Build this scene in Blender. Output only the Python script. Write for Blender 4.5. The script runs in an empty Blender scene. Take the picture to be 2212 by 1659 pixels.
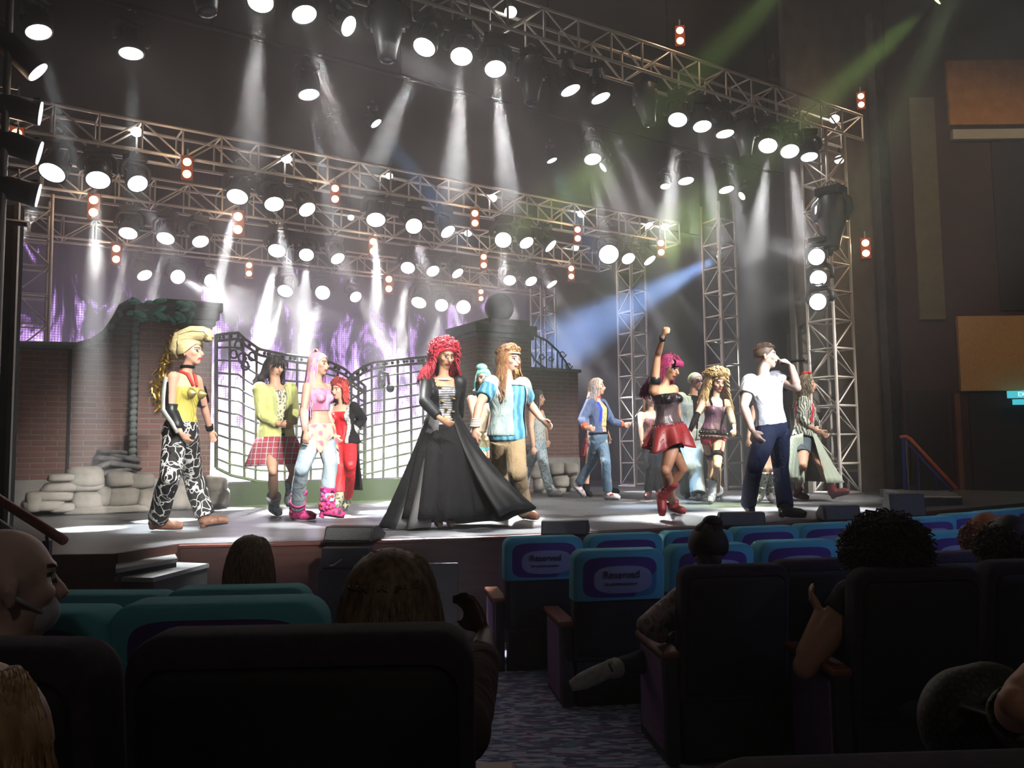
import bpy, math, random
from mathutils import Vector, Matrix, Quaternion
random.seed(7)
sc = bpy.context.scene
COL = sc.collection
R = math.radians
# ------------------------------------------------------------------ camera, world, exposure
F_PX, CX, CY = 1850.0, 1106.0, 829.5
CAM = Vector((0, 0, 1.68))
PITCH, ROLL = math.atan(152.5/F_PX), R(0.70)
Fw = Vector((0, math.cos(PITCH), math.sin(PITCH)))
Rt0, Up0 = Vector((1, 0, 0)), Vector((0, -math.sin(PITCH), math.cos(PITCH)))
Rt = Rt0*math.cos(ROLL) - Up0*math.sin(ROLL)
Up = Up0*math.cos(ROLL) + Rt0*math.sin(ROLL)
cd = bpy.data.cameras.new('camera'); cam = bpy.data.objects.new('camera', cd); COL.objects.link(cam)
cd.sensor_width = 36; cd.lens = 36*F_PX/2212; cd.clip_end = 200; cd.clip_start = 0.05
cam.matrix_world = Matrix(((Rt.x, Up.x, -Fw.x, CAM.x), (Rt.y, Up.y, -Fw.y, CAM.y), (Rt.z, Up.z, -Fw.z, CAM.z), (0, 0, 0, 1)))
sc.camera = cam
vs = sc.view_settings
vs.view_transform = 'Standard'; vs.look = 'None'; vs.gamma = 1; vs.use_curve_mapping = False
vs.exposure = 0.0
cy = sc.cycles
cy.use_denoising = True; cy.use_adaptive_sampling = True; cy.adaptive_threshold = .11; cy.adaptive_min_samples = 24; cy.light_sampling_threshold = .01
try: cy.denoiser = 'OPENIMAGEDENOISE'
except Exception: pass
cy.max_bounces = 2; cy.diffuse_bounces = 1; cy.glossy_bounces = 1; cy.transmission_bounces = 2
cy.volume_bounces = 0; cy.transparent_max_bounces = 6
cy.sample_clamp_indirect = 3; cy.sample_clamp_direct = 0
cy.caustics_reflective = False; cy.caustics_refractive = False
w = bpy.data.worlds.new('world'); sc.world = w; w.use_nodes = True
wn = w.node_tree; wn.nodes['Background'].inputs[0].default_value = (0.5, 0.55, 0.7, 1); wn.nodes['Background'].inputs[1].default_value = 0.0
HAZE = 0.010
if HAZE:
    vsn = wn.nodes.new('ShaderNodeVolumeScatter'); vsn.inputs['Density'].default_value = HAZE
    vsn.inputs['Color'].default_value = (1, 1, 1, 1); vsn.inputs['Anisotropy'].default_value = 0.5
    wn.links.new(vsn.outputs[0], wn.nodes['World Output'].inputs['Volume'])

# ------------------------------------------------------------------ where things stand
SZ = 1.0                                   # stage floor height
SU = Vector((.834, .552, 0)).normalized()  # along the stage, house left to right
SV = Vector((-SU.y, SU.x, 0))              # upstage
SROT = math.atan2(SU.y, SU.x)
def ray(px, py): return Fw + Rt*((px-CX)/F_PX) + Up*((CY-py)/F_PX)
def P(px, py, Y): d = ray(px, py); return CAM + d*(Y/d.y)
def G(px, py, z=SZ): d = ray(px, py); return CAM + d*((z-CAM.z)/d.z)
def W(px, py, V): d = ray(px, py); return CAM + d*(V/d.dot(SV))
def WU(px, py, U): d = ray(px, py); return CAM + d*(U/d.dot(SU))
def S(U, V, z=SZ): return SU*U + SV*V + Vector((0, 0, z))
def uvz(p): return p.dot(SU), p.dot(SV), p.z

# ------------------------------------------------------------------ materials
MATS = {}
def mat(name, col=(.5, .5, .5), rough=.6, metal=0, emit=None, es=0, spec=.5, sheen=0):
    if name in MATS: return MATS[name]
    m = bpy.data.materials.new(name); m.use_nodes = True
    b = m.node_tree.nodes['Principled BSDF']
    b.inputs['Base Color'].default_value = (*col, 1); b.inputs['Roughness'].default_value = rough
    b.inputs['Metallic'].default_value = metal; b.inputs['Specular IOR Level'].default_value = spec
    if sheen: b.inputs['Sheen Weight'].default_value = sheen
    if emit: b.inputs['Emission Color'].default_value = (*emit, 1); b.inputs['Emission Strength'].default_value = es
    MATS[name] = m; return m
class NT:
    def __init__(s, m): s.t = m.node_tree; s.b = s.t.nodes.get('Principled BSDF')
    def n(s, typ, **kw):
        nd = s.t.nodes.new('ShaderNode'+typ)
        for k, v in kw.items():
            if k in nd.inputs: nd.inputs[k].default_value = v
            else: setattr(nd, k, v)
        return nd
    def l(s, a, b): s.t.links.new(a, b)
    def coord(s, kind='Object', scale=(1, 1, 1), rot=(0, 0, 0)):
        tc = s.n('TexCoord'); mp = s.n('Mapping'); mp.inputs['Scale'].default_value = scale; mp.inputs['Rotation'].default_value = rot
        s.l(tc.outputs[kind], mp.inputs[0]); return mp.outputs[0]
    def ramp(s, fac, stops, interp='LINEAR'):
        r = s.n('ValToRGB'); e = r.color_ramp; e.interpolation = interp
        while len(e.elements) < len(stops): e.elements.new(.5)
        for i, (p, c) in enumerate(stops):
            e.elements[i].position = p; e.elements[i].color = (*c, 1) if len(c) == 3 else c
        s.l(fac, r.inputs[0]); return r.outputs[0]
    def base(s, c): s.l(c, s.b.inputs['Base Color'])
    def bump(s, h, d=.01, st=.5):
        b = s.n('Bump'); b.inputs['Distance'].default_value = d; b.inputs['Strength'].default_value = st
        s.l(h, b.inputs['Height']); s.l(b.outputs[0], s.b.inputs['Normal'])
def mnoise(name, c1, c2, scale=8, rough=.7, metal=0, lo=.35, hi=.65, stretch=(1, 1, 1), bump=0, detail=4, spec=.5, dist=0, coord='Object'):
    if name in MATS: return MATS[name]
    m = mat(name, c1, rough, metal, spec=spec); t = NT(m)
    v = t.coord(coord, stretch); n = t.n('TexNoise', Scale=scale, Detail=detail, Distortion=dist); t.l(v, n.inputs['Vector'])
    t.base(t.ramp(n.outputs[0], [(lo, c1), (hi, c2)]))
    if bump: t.bump(n.outputs[0], bump)
    return m
def mwave(name, c1, c2, scale=10, dist=0, axis='X', lo=.45, hi=.55, rough=.7, typ='BANDS', dscale=1, coord='Object', rot=(0, 0, 0), detail=2):
    if name in MATS: return MATS[name]
    m = mat(name, c1, rough); t = NT(m); v = t.coord(coord, rot=rot)
    n = t.n('TexWave', Scale=scale, Distortion=dist); n.wave_type = typ; n.inputs['Detail Scale'].default_value = dscale; n.inputs['Detail'].default_value = detail
    if typ == 'BANDS': n.bands_direction = axis
    t.l(v, n.inputs['Vector']); t.base(t.ramp(n.outputs[0], [(lo, c1), (hi, c2)])); return m
def mvor(name, c1, c2, scale=20, lo=.05, hi=.12, rough=.6, metal=0, feature='DISTANCE_TO_EDGE', spec=.5, stretch=(1, 1, 1)):
    if name in MATS: return MATS[name]
    m = mat(name, c1, rough, metal, spec=spec); t = NT(m); v = t.coord('Object', stretch)
    n = t.n('TexVoronoi', Scale=scale); n.feature = feature; t.l(v, n.inputs['Vector'])
    t.base(t.ramp(n.outputs['Distance'], [(lo, c1), (hi, c2)])); return m

# ------------------------------------------------------------------ mesh building
class MB:
    def __init__(s): s.v = []; s.f = []; s.m = []
    def add(s, vs, fs, mi=0):
        o = len(s.v); s.v += [tuple(v) for v in vs]; s.f += [tuple(i+o for i in f) for f in fs]; s.m += [mi]*len(fs); return s
    def box(s, lo, hi, M=None, mi=0, ch=0):
        x0, y0, z0 = lo; x1, y1, z1 = hi
        vs = [(x, y, z) for z in (z0, z1) for y in (y0, y1) for x in (x0, x1)]
        if M: vs = [M @ Vector(v) for v in vs]
        return s.add(vs, [(0, 2, 3, 1), (4, 5, 7, 6), (0, 1, 5, 4), (2, 6, 7, 3), (0, 4, 6, 2), (1, 3, 7, 5)], mi)
    def rings(s, rs, cap=True, mi=0, closed=True):
        n = len(rs[0]); vs = [p for r in rs for p in r]; fs = []
        for i in range(len(rs)-1):
            for j in range(n if closed else n-1):
                k = (j+1) % n; fs.append((i*n+j, i*n+k, (i+1)*n+k, (i+1)*n+j))
        if cap: fs.append(tuple(range(n-1, -1, -1))); fs.append(tuple((len(rs)-1)*n+j for j in range(n)))
        return s.add(vs, fs, mi)
    def path(s, pts, rad, n=8, cap=True, mi=0, flat=1.0, up=None):
        pts = [Vector(p) for p in pts]
        if not hasattr(rad, '__len__'): rad = [rad]*len(pts)
        rs = []; prev = None
        for i, p in enumerate(pts):
            d = (pts[min(i+1, len(pts)-1)] - pts[max(i-1, 0)])
            if d.length < 1e-9: d = Vector((0, 0, 1))
            d.normalize()
            if prev is None:
                a = Vector(up) if up else (Vector((0, 0, 1)) if abs(d.z) < .9 else Vector((1, 0, 0)))
            else: a = prev
            a = (a - d*a.dot(d)); a.normalize() if a.length > 1e-6 else None
            if a.length < 1e-6: a = d.orthogonal().normalized()
            b = d.cross(a); prev = a; r = rad[i]
            rs.append([p + (a*math.cos(2*math.pi*k/n)*r*flat + b*math.sin(2*math.pi*k/n)*r) for k in range(n)])
        return s.rings(rs, cap, mi)
    def tube(s, a, b, r0, r1=None, n=8, mi=0): return s.path([a, b], [r0, r1 if r1 is not None else r0], n, True, mi)
    def ell(s, c, r, M=None, nu=14, nv=9, mi=0):
        c = Vector(c); rx, ry, rz = (r, r, r) if not hasattr(r, '__len__') else r
        vs = []; fs = []
        for i in range(1, nv):
            th = math.pi*i/nv
            for j in range(nu):
                ph = 2*math.pi*j/nu; q = Vector((rx*math.sin(th)*math.cos(ph), ry*math.sin(th)*math.sin(ph), rz*math.cos(th)))
                if M: q = M @ q
                vs.append(c+q)
        top = Vector((0, 0, rz)); bot = Vector((0, 0, -rz))
        if M: top = M @ top; bot = M @ bot
        vs += [c+top, c+bot]; T = len(vs)-2; B = T+1
        for i in range(nv-2):
            for j in range(nu):
                k = (j+1) % nu; fs.append((i*nu+j, (i+1)*nu+j, (i+1)*nu+k, i*nu+k))
        for j in range(nu):
            k = (j+1) % nu; fs.append((T, j, k)); fs.append((B, (nv-2)*nu+k, (nv-2)*nu+j))
        return s.add(vs, fs, mi)
    def lathe(s, prof, M=None, n=24, mi=0, cap=True):
        rs = []
        for r, z in prof:
            ring = [Vector((r*math.cos(2*math.pi*k/n), r*math.sin(2*math.pi*k/n), z)) for k in range(n)]
            rs.append([M @ q for q in ring] if M else ring)
        return s.rings(rs, cap, mi)
    def prism(s, poly, z0, z1, M=None, mi=0):
        n = len(poly); vs = [Vector((x, y, z0)) for x, y in poly] + [Vector((x, y, z1)) for x, y in poly]
        if M: vs = [M @ v for v in vs]
        return s.add(vs, [tuple(range(n-1, -1, -1)), tuple(range(n, 2*n))] + [(i, (i+1) % n, n+(i+1) % n, n+i) for i in range(n)], mi)
    def data(s, name, off=None):
        me = bpy.data.meshes.new(name)
        o = Vector(off) if off is not None else Vector()
        me.from_pydata([(v[0]-o.x, v[1]-o.y, v[2]-o.z) for v in s.v], [], s.f); me.update(); return me
    def build(s, name, mats, parent=None, smooth=False, off=None, bevel=0, remesh=0, sm_it=0, paint=None, cut=None):
        off = off if off is not None else (parent.get('_o') if parent is not None and '_o' in parent else None)
        me = s.data(name, off)
        mats = mats if isinstance(mats, (list, tuple)) else [mats]
        for m in mats: me.materials.append(m)
        if not remesh: me.polygons.foreach_set('material_index', s.m)
        o = bpy.data.objects.new(name, me)
        if remesh:
            me = remeshed(o, remesh, sm_it, mats)
        elif bevel:
            md = o.modifiers.new('bevel', 'BEVEL'); md.width = bevel; md.segments = 2; md.limit_method = 'ANGLE'
        if paint or cut:
            shift = Vector(off) if off is not None else Vector()
            if paint:
                for p in me.polygons: p.material_index = paint(p.center+shift, p.normal) 
            if cut: cutfaces(me, cut, shift)
        if smooth:
            me.polygons.foreach_set('use_smooth', [True]*len(me.polygons))
        COL.objects.link(o)
        if parent is not None: o.parent = parent
        return o
def cutfaces(me, cut, shift):
    import bmesh
    bm = bmesh.new(); bm.from_mesh(me)
    bmesh.ops.delete(bm, geom=[f for f in bm.faces if cut(f.calc_center_median()+shift)], context='FACES')
    bm.to_mesh(me); bm.free(); me.update()
def remeshed(o, size, it, mats):
    COL.objects.link(o)
    md = o.modifiers.new('r', 'REMESH'); md.mode = 'VOXEL'; md.voxel_size = size; md.adaptivity = 0
    if it: s2 = o.modifiers.new('s', 'SMOOTH'); s2.factor = .5; s2.iterations = it
    dg = bpy.context.evaluated_depsgraph_get(); ev = o.evaluated_get(dg)
    me = bpy.data.meshes.new_from_object(ev, depsgraph=dg)
    o.modifiers.clear(); old = o.data; o.data = me; bpy.data.meshes.remove(old)
    me.materials.clear()
    for m in mats: me.materials.append(m)
    COL.objects.unlink(o); return me
def tag(o, label=None, cat=None, group=None, kind=None):
    if label: o['label'] = label
    if cat: o['category'] = cat
    if group: o['group'] = group
    if kind: o['kind'] = kind
    return o
def thing(name, label, cat, loc=(0, 0, 0), rot=None, group=None):
    o = bpy.data.objects.new(name, None); COL.objects.link(o); o.empty_display_size = .1
    o.location = loc
    if rot is not None:
        if isinstance(rot, (int, float)): o.rotation_euler = (0, 0, rot)
        else: o.rotation_mode = 'QUATERNION'; o.rotation_quaternion = rot
    return tag(o, label, cat, group)
def wthing(name, label, cat, loc, group=None):
    """a thing whose parts are given in world coordinates"""
    o = thing(name, label, cat, loc, None, group); o['_o'] = list(loc); return o
def dup(root, loc=None, rot=None, label=None, group=None):
    def cp(o, par):
        c = o.copy(); COL.objects.link(c); c.parent = par
        for ch in [k for k in bpy.data.objects if k.parent == o] if False else KIDS(o): cp(ch, c)
        return c
    r = cp(root, None)
    if loc is not None: r.location = loc
    if rot is not None: r.rotation_euler = (0, 0, rot)
    if label: r['label'] = label
    if group: r['group'] = group
    return r
def KIDS(o): return list(o.children)
def struct(o): o['kind'] = 'structure'; return o
def cyl_between(name, a, b, r, m, parent, n=6):
    key = ('cyl', n)
    me = MESH.get((n, m.name))
    if me is None:
        q = MB(); q.tube((0, 0, 0), (0, 0, 1), 1, n=n); me = q.data('rod'); me.materials.append(m)
        me.polygons.foreach_set('use_smooth', [len(p.vertices) == 4 for p in me.polygons]); MESH[(n, m.name)] = me
    o = bpy.data.objects.new(name, me); a = Vector(a); b = Vector(b); d = b-a
    off = Vector(parent['_o']) if parent is not None and '_o' in parent else Vector()
    o.location = a-off; o.rotation_mode = 'QUATERNION'; o.rotation_quaternion = Vector((0, 0, 1)).rotation_difference(d); o.scale = (r, r, d.length)
    COL.objects.link(o); o.parent = parent; return o
MESH = {}
def spot(name, loc, target, power, angle, col=(1, 1, 1), blend=.5, parent=None, size=.05):
    ld = bpy.data.lights.new(name, 'SPOT'); ld.energy = power; ld.spot_size = R(angle); ld.spot_blend = blend; ld.color = col; ld.shadow_soft_size = size
    o = bpy.data.objects.new(name, ld); COL.objects.link(o); loc = Vector(loc); d = Vector(target)-loc
    o.rotation_mode = 'QUATERNION'; o.rotation_quaternion = Vector((0, 0, -1)).rotation_difference(d)
    if parent is not None: o.parent = parent; loc = loc - Vector(parent.location)
    o.location = loc; return o
# ------------------------------------------------------------------ the setting
STAGE = SROT
m_stage = mnoise('stage_floor', (.12, .125, .13), (.2, .205, .215), 1.4, .34, lo=.3, hi=.7, stretch=(1, 4, 1), bump=.002)
m_fascia = mnoise('fascia_wood', (.06, .022, .016), (.1, .04, .03), 3, .5, stretch=(1, 1, 6))
m_black = mat('matte_black', (.012, .012, .013), .8, spec=.2)
m_blk2 = mat('black_plastic', (.02, .02, .022), .45)
m_drape = mwave('black_drape', (.012, .013, .014), (.03, .032, .033), 3, 1.5, 'X', .2, .9, .95)
m_brown = mnoise('valance_brown', (.014, .012, .0105), (.026, .021, .018), 1.2, .9)
m_plaster = mnoise('plaster', (.13, .115, .105), (.18, .16, .145), 3, .9)
m_alu = mat('truss_aluminium', (.78, .72, .64), .42, .35)
m_steel = mat('steel', (.45, .44, .43), .35, .8)
m_grey = mat('grey_paint', (.2, .21, .22), .7)

def zf(y): return .11 if y > 4 else .11 + .12*(4-y)
fr_px = [(-260, 1207), (107, 1198), (250, 1196), (387, 1175), (700, 1168), (900, 1161), (1073, 1156), (1400, 1142), (1741, 1123), (1960, 1108), (2085, 1098)]
front = [G(x, y) for x, y in fr_px]
poly = [(p.x, p.y) for p in front]
q = front[-1]; uq = q.dot(SU); vq = q.dot(SV)
for u, v in [(14.3, vq+.2), (14.3, 20), (-4, 20), (-4, 9)]:
    p = S(u, v); poly.append((p.x, p.y))
b = MB(); b.prism(poly, .9, 1.0); st = struct(b.build('floor', m_stage)); st.name = 'floor'
b = MB()
for i in range(len(front)-1):
    a, c = front[i], front[i+1]; n = Vector((c.y-a.y, a.x-c.x, 0)).normalized()*.02
    b.add([a+Vector((0, 0, -1))+n, c+Vector((0, 0, -1))+n, c+n+Vector((0, 0, -.0)), a+n+Vector((0, 0, -.0)), a-n+Vector((0, 0, -1)), c-n+Vector((0, 0, -1)), c-n, a-n], [(0, 1, 2, 3), (3, 2, 6, 7), (0, 3, 7, 4), (1, 5, 6, 2), (4, 7, 6, 5)])
b.build('wall_stage_front', m_fascia)['kind'] = 'structure'
# thin trim along the stage lip
m_lip = mat('stage_lip', (.16, .06, .045), .4)
b = MB(); b.path([p+Vector((0, -.02, -.02)) for p in front[3:]], .018, 6); struct(b.build('trim_1', m_lip))
# auditorium floor (stepped rake carpet)
m_carpet = mat('carpet', (.2, .2, .26), .95); t = NT(m_carpet)
v = t.coord('Object', (1, 2.6, 1)); n1 = t.n('TexVoronoi', Scale=16); t.l(v, n1.inputs['Vector'])
sep = t.n('SeparateColor'); t.l(n1.outputs['Color'], sep.inputs[0])
c1 = t.ramp(sep.outputs[0], [(0, (.14, .16, .3)), (.3, (.5, .52, .7)), (.5, (.3, .2, .38)), (.7, (.22, .34, .5)), (.85, (.62, .62, .72)), (1, (.42, .17, .28))], 'CONSTANT')
t.base(c1)
b = MB(); ys = [-3, -1, 0, 1, 2, 3, 4, 14]
for i in range(len(ys)-1):
    b.add([(-14, ys[i], zf(ys[i])), (18, ys[i], zf(ys[i])), (18, ys[i+1], zf(ys[i+1])), (-14, ys[i+1], zf(ys[i+1]))], [(0, 1, 2, 3)])
fl = struct(b.build('floor_auditorium', m_carpet)); fl.name = 'floor_2'
# back curtain, side curtain, ceiling
def slab(name, u0, u1, v0, v1, z0, z1, m, kind='structure'):
    M = Matrix.Rotation(SROT, 4, 'Z'); q = MB(); q.box((u0, v0, z0), (u1, v1, z1)); o = q.build(name, m); o.rotation_euler = (0, 0, SROT)
    if kind: o['kind'] = kind
    return o
slab('wall_back', -6, 14.5, 20, 20.1, .9, 9.6, m_drape)
slab('wall_side_stage', 13.9, 14.0, 9.05, 20, .9, 9.6, m_drape)
slab('wall_left', -4.1, -4.0, -8, 20, -.2, 9.6, m_black)
m_ceil = mnoise('ceiling_paint', (.02, .018, .016), (.035, .03, .026), 1.5, .9)
slab('ceiling', -6, 16, -8, 20.2, 9.6, 9.7, m_ceil)
slab('wall_rear', -6, 16, -8.1, -8, -.2, 9.6, m_black)
slab('wall_valance', -4, 13.9, 13.3, 13.36, 6.5, 9.6, m_brown)
# proscenium wing right
slab('wall_proscenium', 11.45, 14.3, 8.95, 9.05, -.2, 9.6, m_plaster)
slab('trim_2', 13.75, 14.35, 8.8, 8.97, -.2, 9.6, mnoise('plaster_grey', (.16, .15, .145), (.21, .2, .19), 4, .9))
m_sidewall = mnoise('side_wall', (.035, .02, .02), (.055, .03, .03), 2, .85)
YW = 14.5
q = MB(); q.box((6.62, YW, -.2), (9.9, YW+.1, 9.6)); q.build('wall_right', m_sidewall)['kind'] = 'structure'
q = MB(); q.box((9.8, -9, -.2), (9.9, YW, 9.6)); q.build('wall_right_house', m_sidewall)['kind'] = 'structure'
# acoustic panels on the side wall
m_tan = mnoise('tan_panel', (.5, .3, .12), (.58, .36, .16), 30, .9)
m_rust = mnoise('rust_panel', (.42, .2, .05), (.52, .26, .08), 6, .9)
m_olive = mnoise('olive_panel', (.12, .115, .08), (.15, .14, .1), 8, .9)
m_slate = mnoise('dark_panel', (.02, .022, .022), (.03, .03, .03), 6, .9)
m_char = mnoise('charcoal_recess', (.014, .015, .016), (.02, .02, .022), 6, .9)
def wallpanel(pts, m, label, th=.05, name='wall_panel', cat='panel'):
    """pts: (left px, top py, right px, bottom py) on the side wall"""
    x0, y0, x1, y1 = pts
    a = P(x0, y0, YW-th); c = P(x1, y1, YW-th)
    q = MB(); q.box((a.x, YW-th, c.z), (min(c.x, 9.79), YW, a.z)); o = q.build(name, m, bevel=.008)
    return tag(o, label, cat)
wallpanel((2068, 683, 2330, 842), m_tan, 'mustard tan square acoustic panel above the lit exit sign', .08)
wallpanel((2045, 130, 2360, 266), m_rust, 'rust orange acoustic panel high on the right wall', .08)
wallpanel((2058, 279, 2350, 297), mat('pale_ledge', (.42, .43, .38), .6), 'pale grey ledge strip under the rust orange panel', .12, 'wall_ledge', 'ledge')
wallpanel((1963, 210, 2044, 690), m_olive, 'tall olive grey acoustic panel beside the grey column', .05)
wallpanel((2140, 300, 2400, 668), m_char, 'charcoal recess panel between the rust and tan panels', .03)
wallpanel((2092, 846, 2420, 1120), m_char, 'black lower wall panel right of the brown strip', .03)
wallpanel((1960, 845, 2058, 1062), m_char, 'black lower wall panel behind the stair railing', .03)
wallpanel((2062, 850, 2088, 1110), mnoise('brown_post', (.14, .06, .045), (.18, .08, .06), 4, .8), 'narrow red brown wall post beside the stage right stairs', .1, 'wall_post', 'post')
# exit sign
sg = P(2213, 852, YW-.3); m_sign = mat('sign_blue', (.02, .2, .25), .5, emit=(.1, .75, .9), es=.8); m_signw = mat('sign_white', (.8, .9, .9), .5, emit=(.6, .95, 1), es=1.2)
r = thing('exit_sign', 'small lit blue exit sign under the tan wall panel', 'sign', sg, 0)
r2 = MB(); r2.box((-.28, -.02, -.06), (.28, .02, .06)); r2.box((-.2, -.015, -.17), (.28, .015, -.08)); r2.tube((0, 0, .06), (0, .28, .06), .01); r2.build('sign_box', m_sign, r)
def textmesh(s, size, m, parent, loc, rot, name='lettering', ext=.003, align='CENTER'):
    cu = bpy.data.curves.new(name, 'FONT'); cu.body = s; cu.size = size; cu.extrude = ext; cu.align_x = align; cu.align_y = 'CENTER'; cu.offset = size*.012
    o = bpy.data.objects.new(name, cu); COL.objects.link(o); dg = bpy.context.evaluated_depsgraph_get()
    me = bpy.data.meshes.new_from_object(o.evaluated_get(dg), depsgraph=dg); bpy.data.objects.remove(o); bpy.data.curves.remove(cu)
    me.materials.clear(); me.materials.append(m); o = bpy.data.objects.new(name, me); COL.objects.link(o); o.parent = parent; o.location = loc; o.rotation_euler = rot
    return o
textmesh('EXIT', .1, m_signw, r, (-.02, -.022, 0), (R(90), 0, 0), name='sign_lettering')

# ------------------------------------------------------------------ LED screen
V_LED = 18.5
pl, pr = W(15, 900, V_LED), W(1141, 900, V_LED); u0, u1 = pl.dot(SU), pr.dot(SU)
m_led = mat('led_screen', (.01, .01, .01), .4); t = NT(m_led)
v = t.coord('Object'); sepx = t.n('SeparateXYZ'); t.l(v, sepx.inputs[0])
def mth(op, a, b_=None, c=None, clamp=False):
    n = t.n('Math'); n.operation = op; n.use_clamp = clamp
    for i, x in enumerate([a, b_, c]):
        if x is None: continue
        if isinstance(x, (int, float)): n.inputs[i].default_value = x
        else: t.l(x, n.inputs[i])
    return n.outputs[0]
cmb = t.n('CombineXYZ'); t.l(mth('MULTIPLY', sepx.outputs[0], 1.5), cmb.inputs[0]); t.l(mth('MULTIPLY', sepx.outputs[2], .5), cmb.inputs[1])
n1 = t.n('TexNoise', Scale=1.25, Detail=5, Distortion=1.0, Roughness=.66); t.l(cmb.outputs[0], n1.inputs['Vector'])
hgt = mth('MULTIPLY_ADD', sepx.outputs[2], -.27, 1.1)   # brighter towards the bottom of the picture
flame = mth('ADD', n1.outputs[0], mth('MULTIPLY', hgt, .42))
colr = t.ramp(flame, [(.0, (0, 0, 0)), (.55, (.012, .008, .018)), (.59, (.1, .05, .16)), (.63, (.36, .2, .52)), (.69, (.5, .32, .7)), (.76, (1.1, .95, 1.3)), (1, (1.9, 1.7, 2.0))])
# LED pixel grid
gx = mth('POWER', mth('ABSOLUTE', mth('SINE', mth('MULTIPLY', sepx.outputs[0], math.pi/.05))), .7)
gz = mth('POWER', mth('ABSOLUTE', mth('SINE', mth('MULTIPLY', sepx.outputs[2], math.pi/.05))), .7)
grid = mth('MULTIPLY_ADD', mth('MULTIPLY', gx, gz), 1.2, .25)
mx = t.n('VectorMath'); mx.operation = 'SCALE'; t.l(colr, mx.inputs[0]); t.l(grid, mx.inputs['Scale'])
t.l(mx.outputs[0], t.b.inputs['Emission Color']); t.b.inputs['Emission Strength'].default_value = 2.3
r = thing('led_screen', 'wide LED video screen with white and purple flames behind the gates', 'screen', S((u0+u1)/2, V_LED, SZ), SROT)
hw = (u1-u0)/2; q = MB(); q.box((-hw, 0, .0), (hw, .02, 4.95)); q.build('display', m_led, r)
q = MB(); q.box((-hw-.05, .022, 0), (hw+.05, .14, 5.0)); q.build('housing', m_black, r)

# ------------------------------------------------------------------ brick walls, gates, rubble
m_brick = mat('brick', (.2, .1, .08), .85); t = NT(m_brick)
tc = t.n('TexCoord'); sx = t.n('SeparateXYZ'); t.l(tc.outputs['Object'], sx.inputs[0]); cx = t.n('CombineXYZ')
sumxy = t.n('Math'); sumxy.operation = 'ADD'; t.l(sx.outputs[0], sumxy.inputs[0]); t.l(sx.outputs[1], sumxy.inputs[1])
t.l(sumxy.outputs[0], cx.inputs[0]); t.l(sx.outputs[2], cx.inputs[1])
br = t.n('TexBrick', Scale=1.0); br.inputs['Brick Width'].default_value = .3; br.inputs['Row Height'].default_value = .072
br.inputs['Mortar Size'].default_value = .012; br.inputs['Color1'].default_value = (.19, .085, .07, 1); br.inputs['Color2'].default_value = (.12, .065, .055, 1); br.inputs['Mortar'].default_value = (.17, .15, .14, 1)
br.inputs['Mortar Smooth'].default_value = .4; t.l(cx.outputs[0], br.inputs['Vector'])
nz = t.n('TexNoise', Scale=9, Detail=5); t.l(tc.outputs['Object'], nz.inputs['Vector'])
scf = t.n('TexNoise', Scale=3.3, Detail=8, Roughness=.7); t.l(cx.outputs[0], scf.inputs['Vector'])
mx1 = t.n('Mix'); mx1.data_type = 'RGBA'; t.l(t.ramp(scf.outputs[0], [(.6, (0, 0, 0)), (.72, (.55, .55, .55))]), mx1.inputs[0]); t.l(br.outputs[0], mx1.inputs[6]); mx1.inputs[7].default_value = (.34, .29, .27, 1)
t.base(mx1.outputs[2]); t.bump(br.outputs['Fac'], -.01)
m_coping = mnoise('coping_stone', (.1, .12, .12), (.16, .18, .18), 6, .85, bump=.01)
m_base = mnoise('grey_render', (.2, .2, .19), (.27, .27, .25), 5, .9)
m_rock = mnoise('rock', (.2, .19, .16), (.36, .34, .3), 3.5, .9, bump=.03, detail=7)
m_rockd = mnoise('dark_slate_rock', (.05, .048, .05), (.15, .145, .15), 5, .85, bump=.03, detail=6)
m_teal = mnoise('verdigris', (.12, .36, .3), (.2, .5, .42), 12, .8)
def local(V0, U0): return lambda px, py: ((W(px, py, V0).dot(SU))-U0, W(px, py, V0).z-SZ)
# left wall
VL = 12.5; UL = W(40, 900, VL).dot(SU)
L = local(VL, UL)
rw = thing('brick_wall', 'tall dark brick wall with a curved top beside the left tower', 'wall', S(UL, VL), SROT)
top = [L(30, 749), L(165, 751), L(200, 742), L(228, 722), L(248, 695), L(262, 668), L(290, 652)]
x_end = L(455, 900)[0]
q = MB(); pol = [(top[0][0], .42)] + [(x, z) for x, z in top] + [(L(300, 652)[0], .42)]
pol = [(x, z) for x, z in pol]
Mx = Matrix(((1, 0, 0, 0), (0, 0, -1, 0), (0, 1, 0, 0), (0, 0, 0, 1)))
q.prism(pol[::-1], -.28, 0, Mx); q.build('brickwork', m_brick, rw)
q = MB(); q.box((top[0][0], -.04, 0), (L(300, 900)[0], .3, .43)); q.build('wall_base', m_base, rw, bevel=.01)
q = MB(); pts = [Vector((x, -.05, z)) for x, z in top]
q.path([p+Vector((0, .0, .02)) for p in pts], .05, 8); q.build('coping', m_coping, rw)
q = MB()
for i in range(len(pts)-1):
    n = max(1, int((pts[i+1]-pts[i]).length/.12))
    if i < 1: continue
    for k in range(n): q.ell(pts[i].lerp(pts[i+1], (k+.5)/n)+Vector((0, -.06, -.0)), (.05, .05, .05), nu=8, nv=6)
q.build('coping_beads', m_coping, rw, True)
q = MB(); q.box((L(148, 900)[0]-.02, -.03, .43), (L(148, 900)[0]+.02, .01, L(148, 752)[1])); q.build('joint_strip', m_black, rw)
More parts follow.
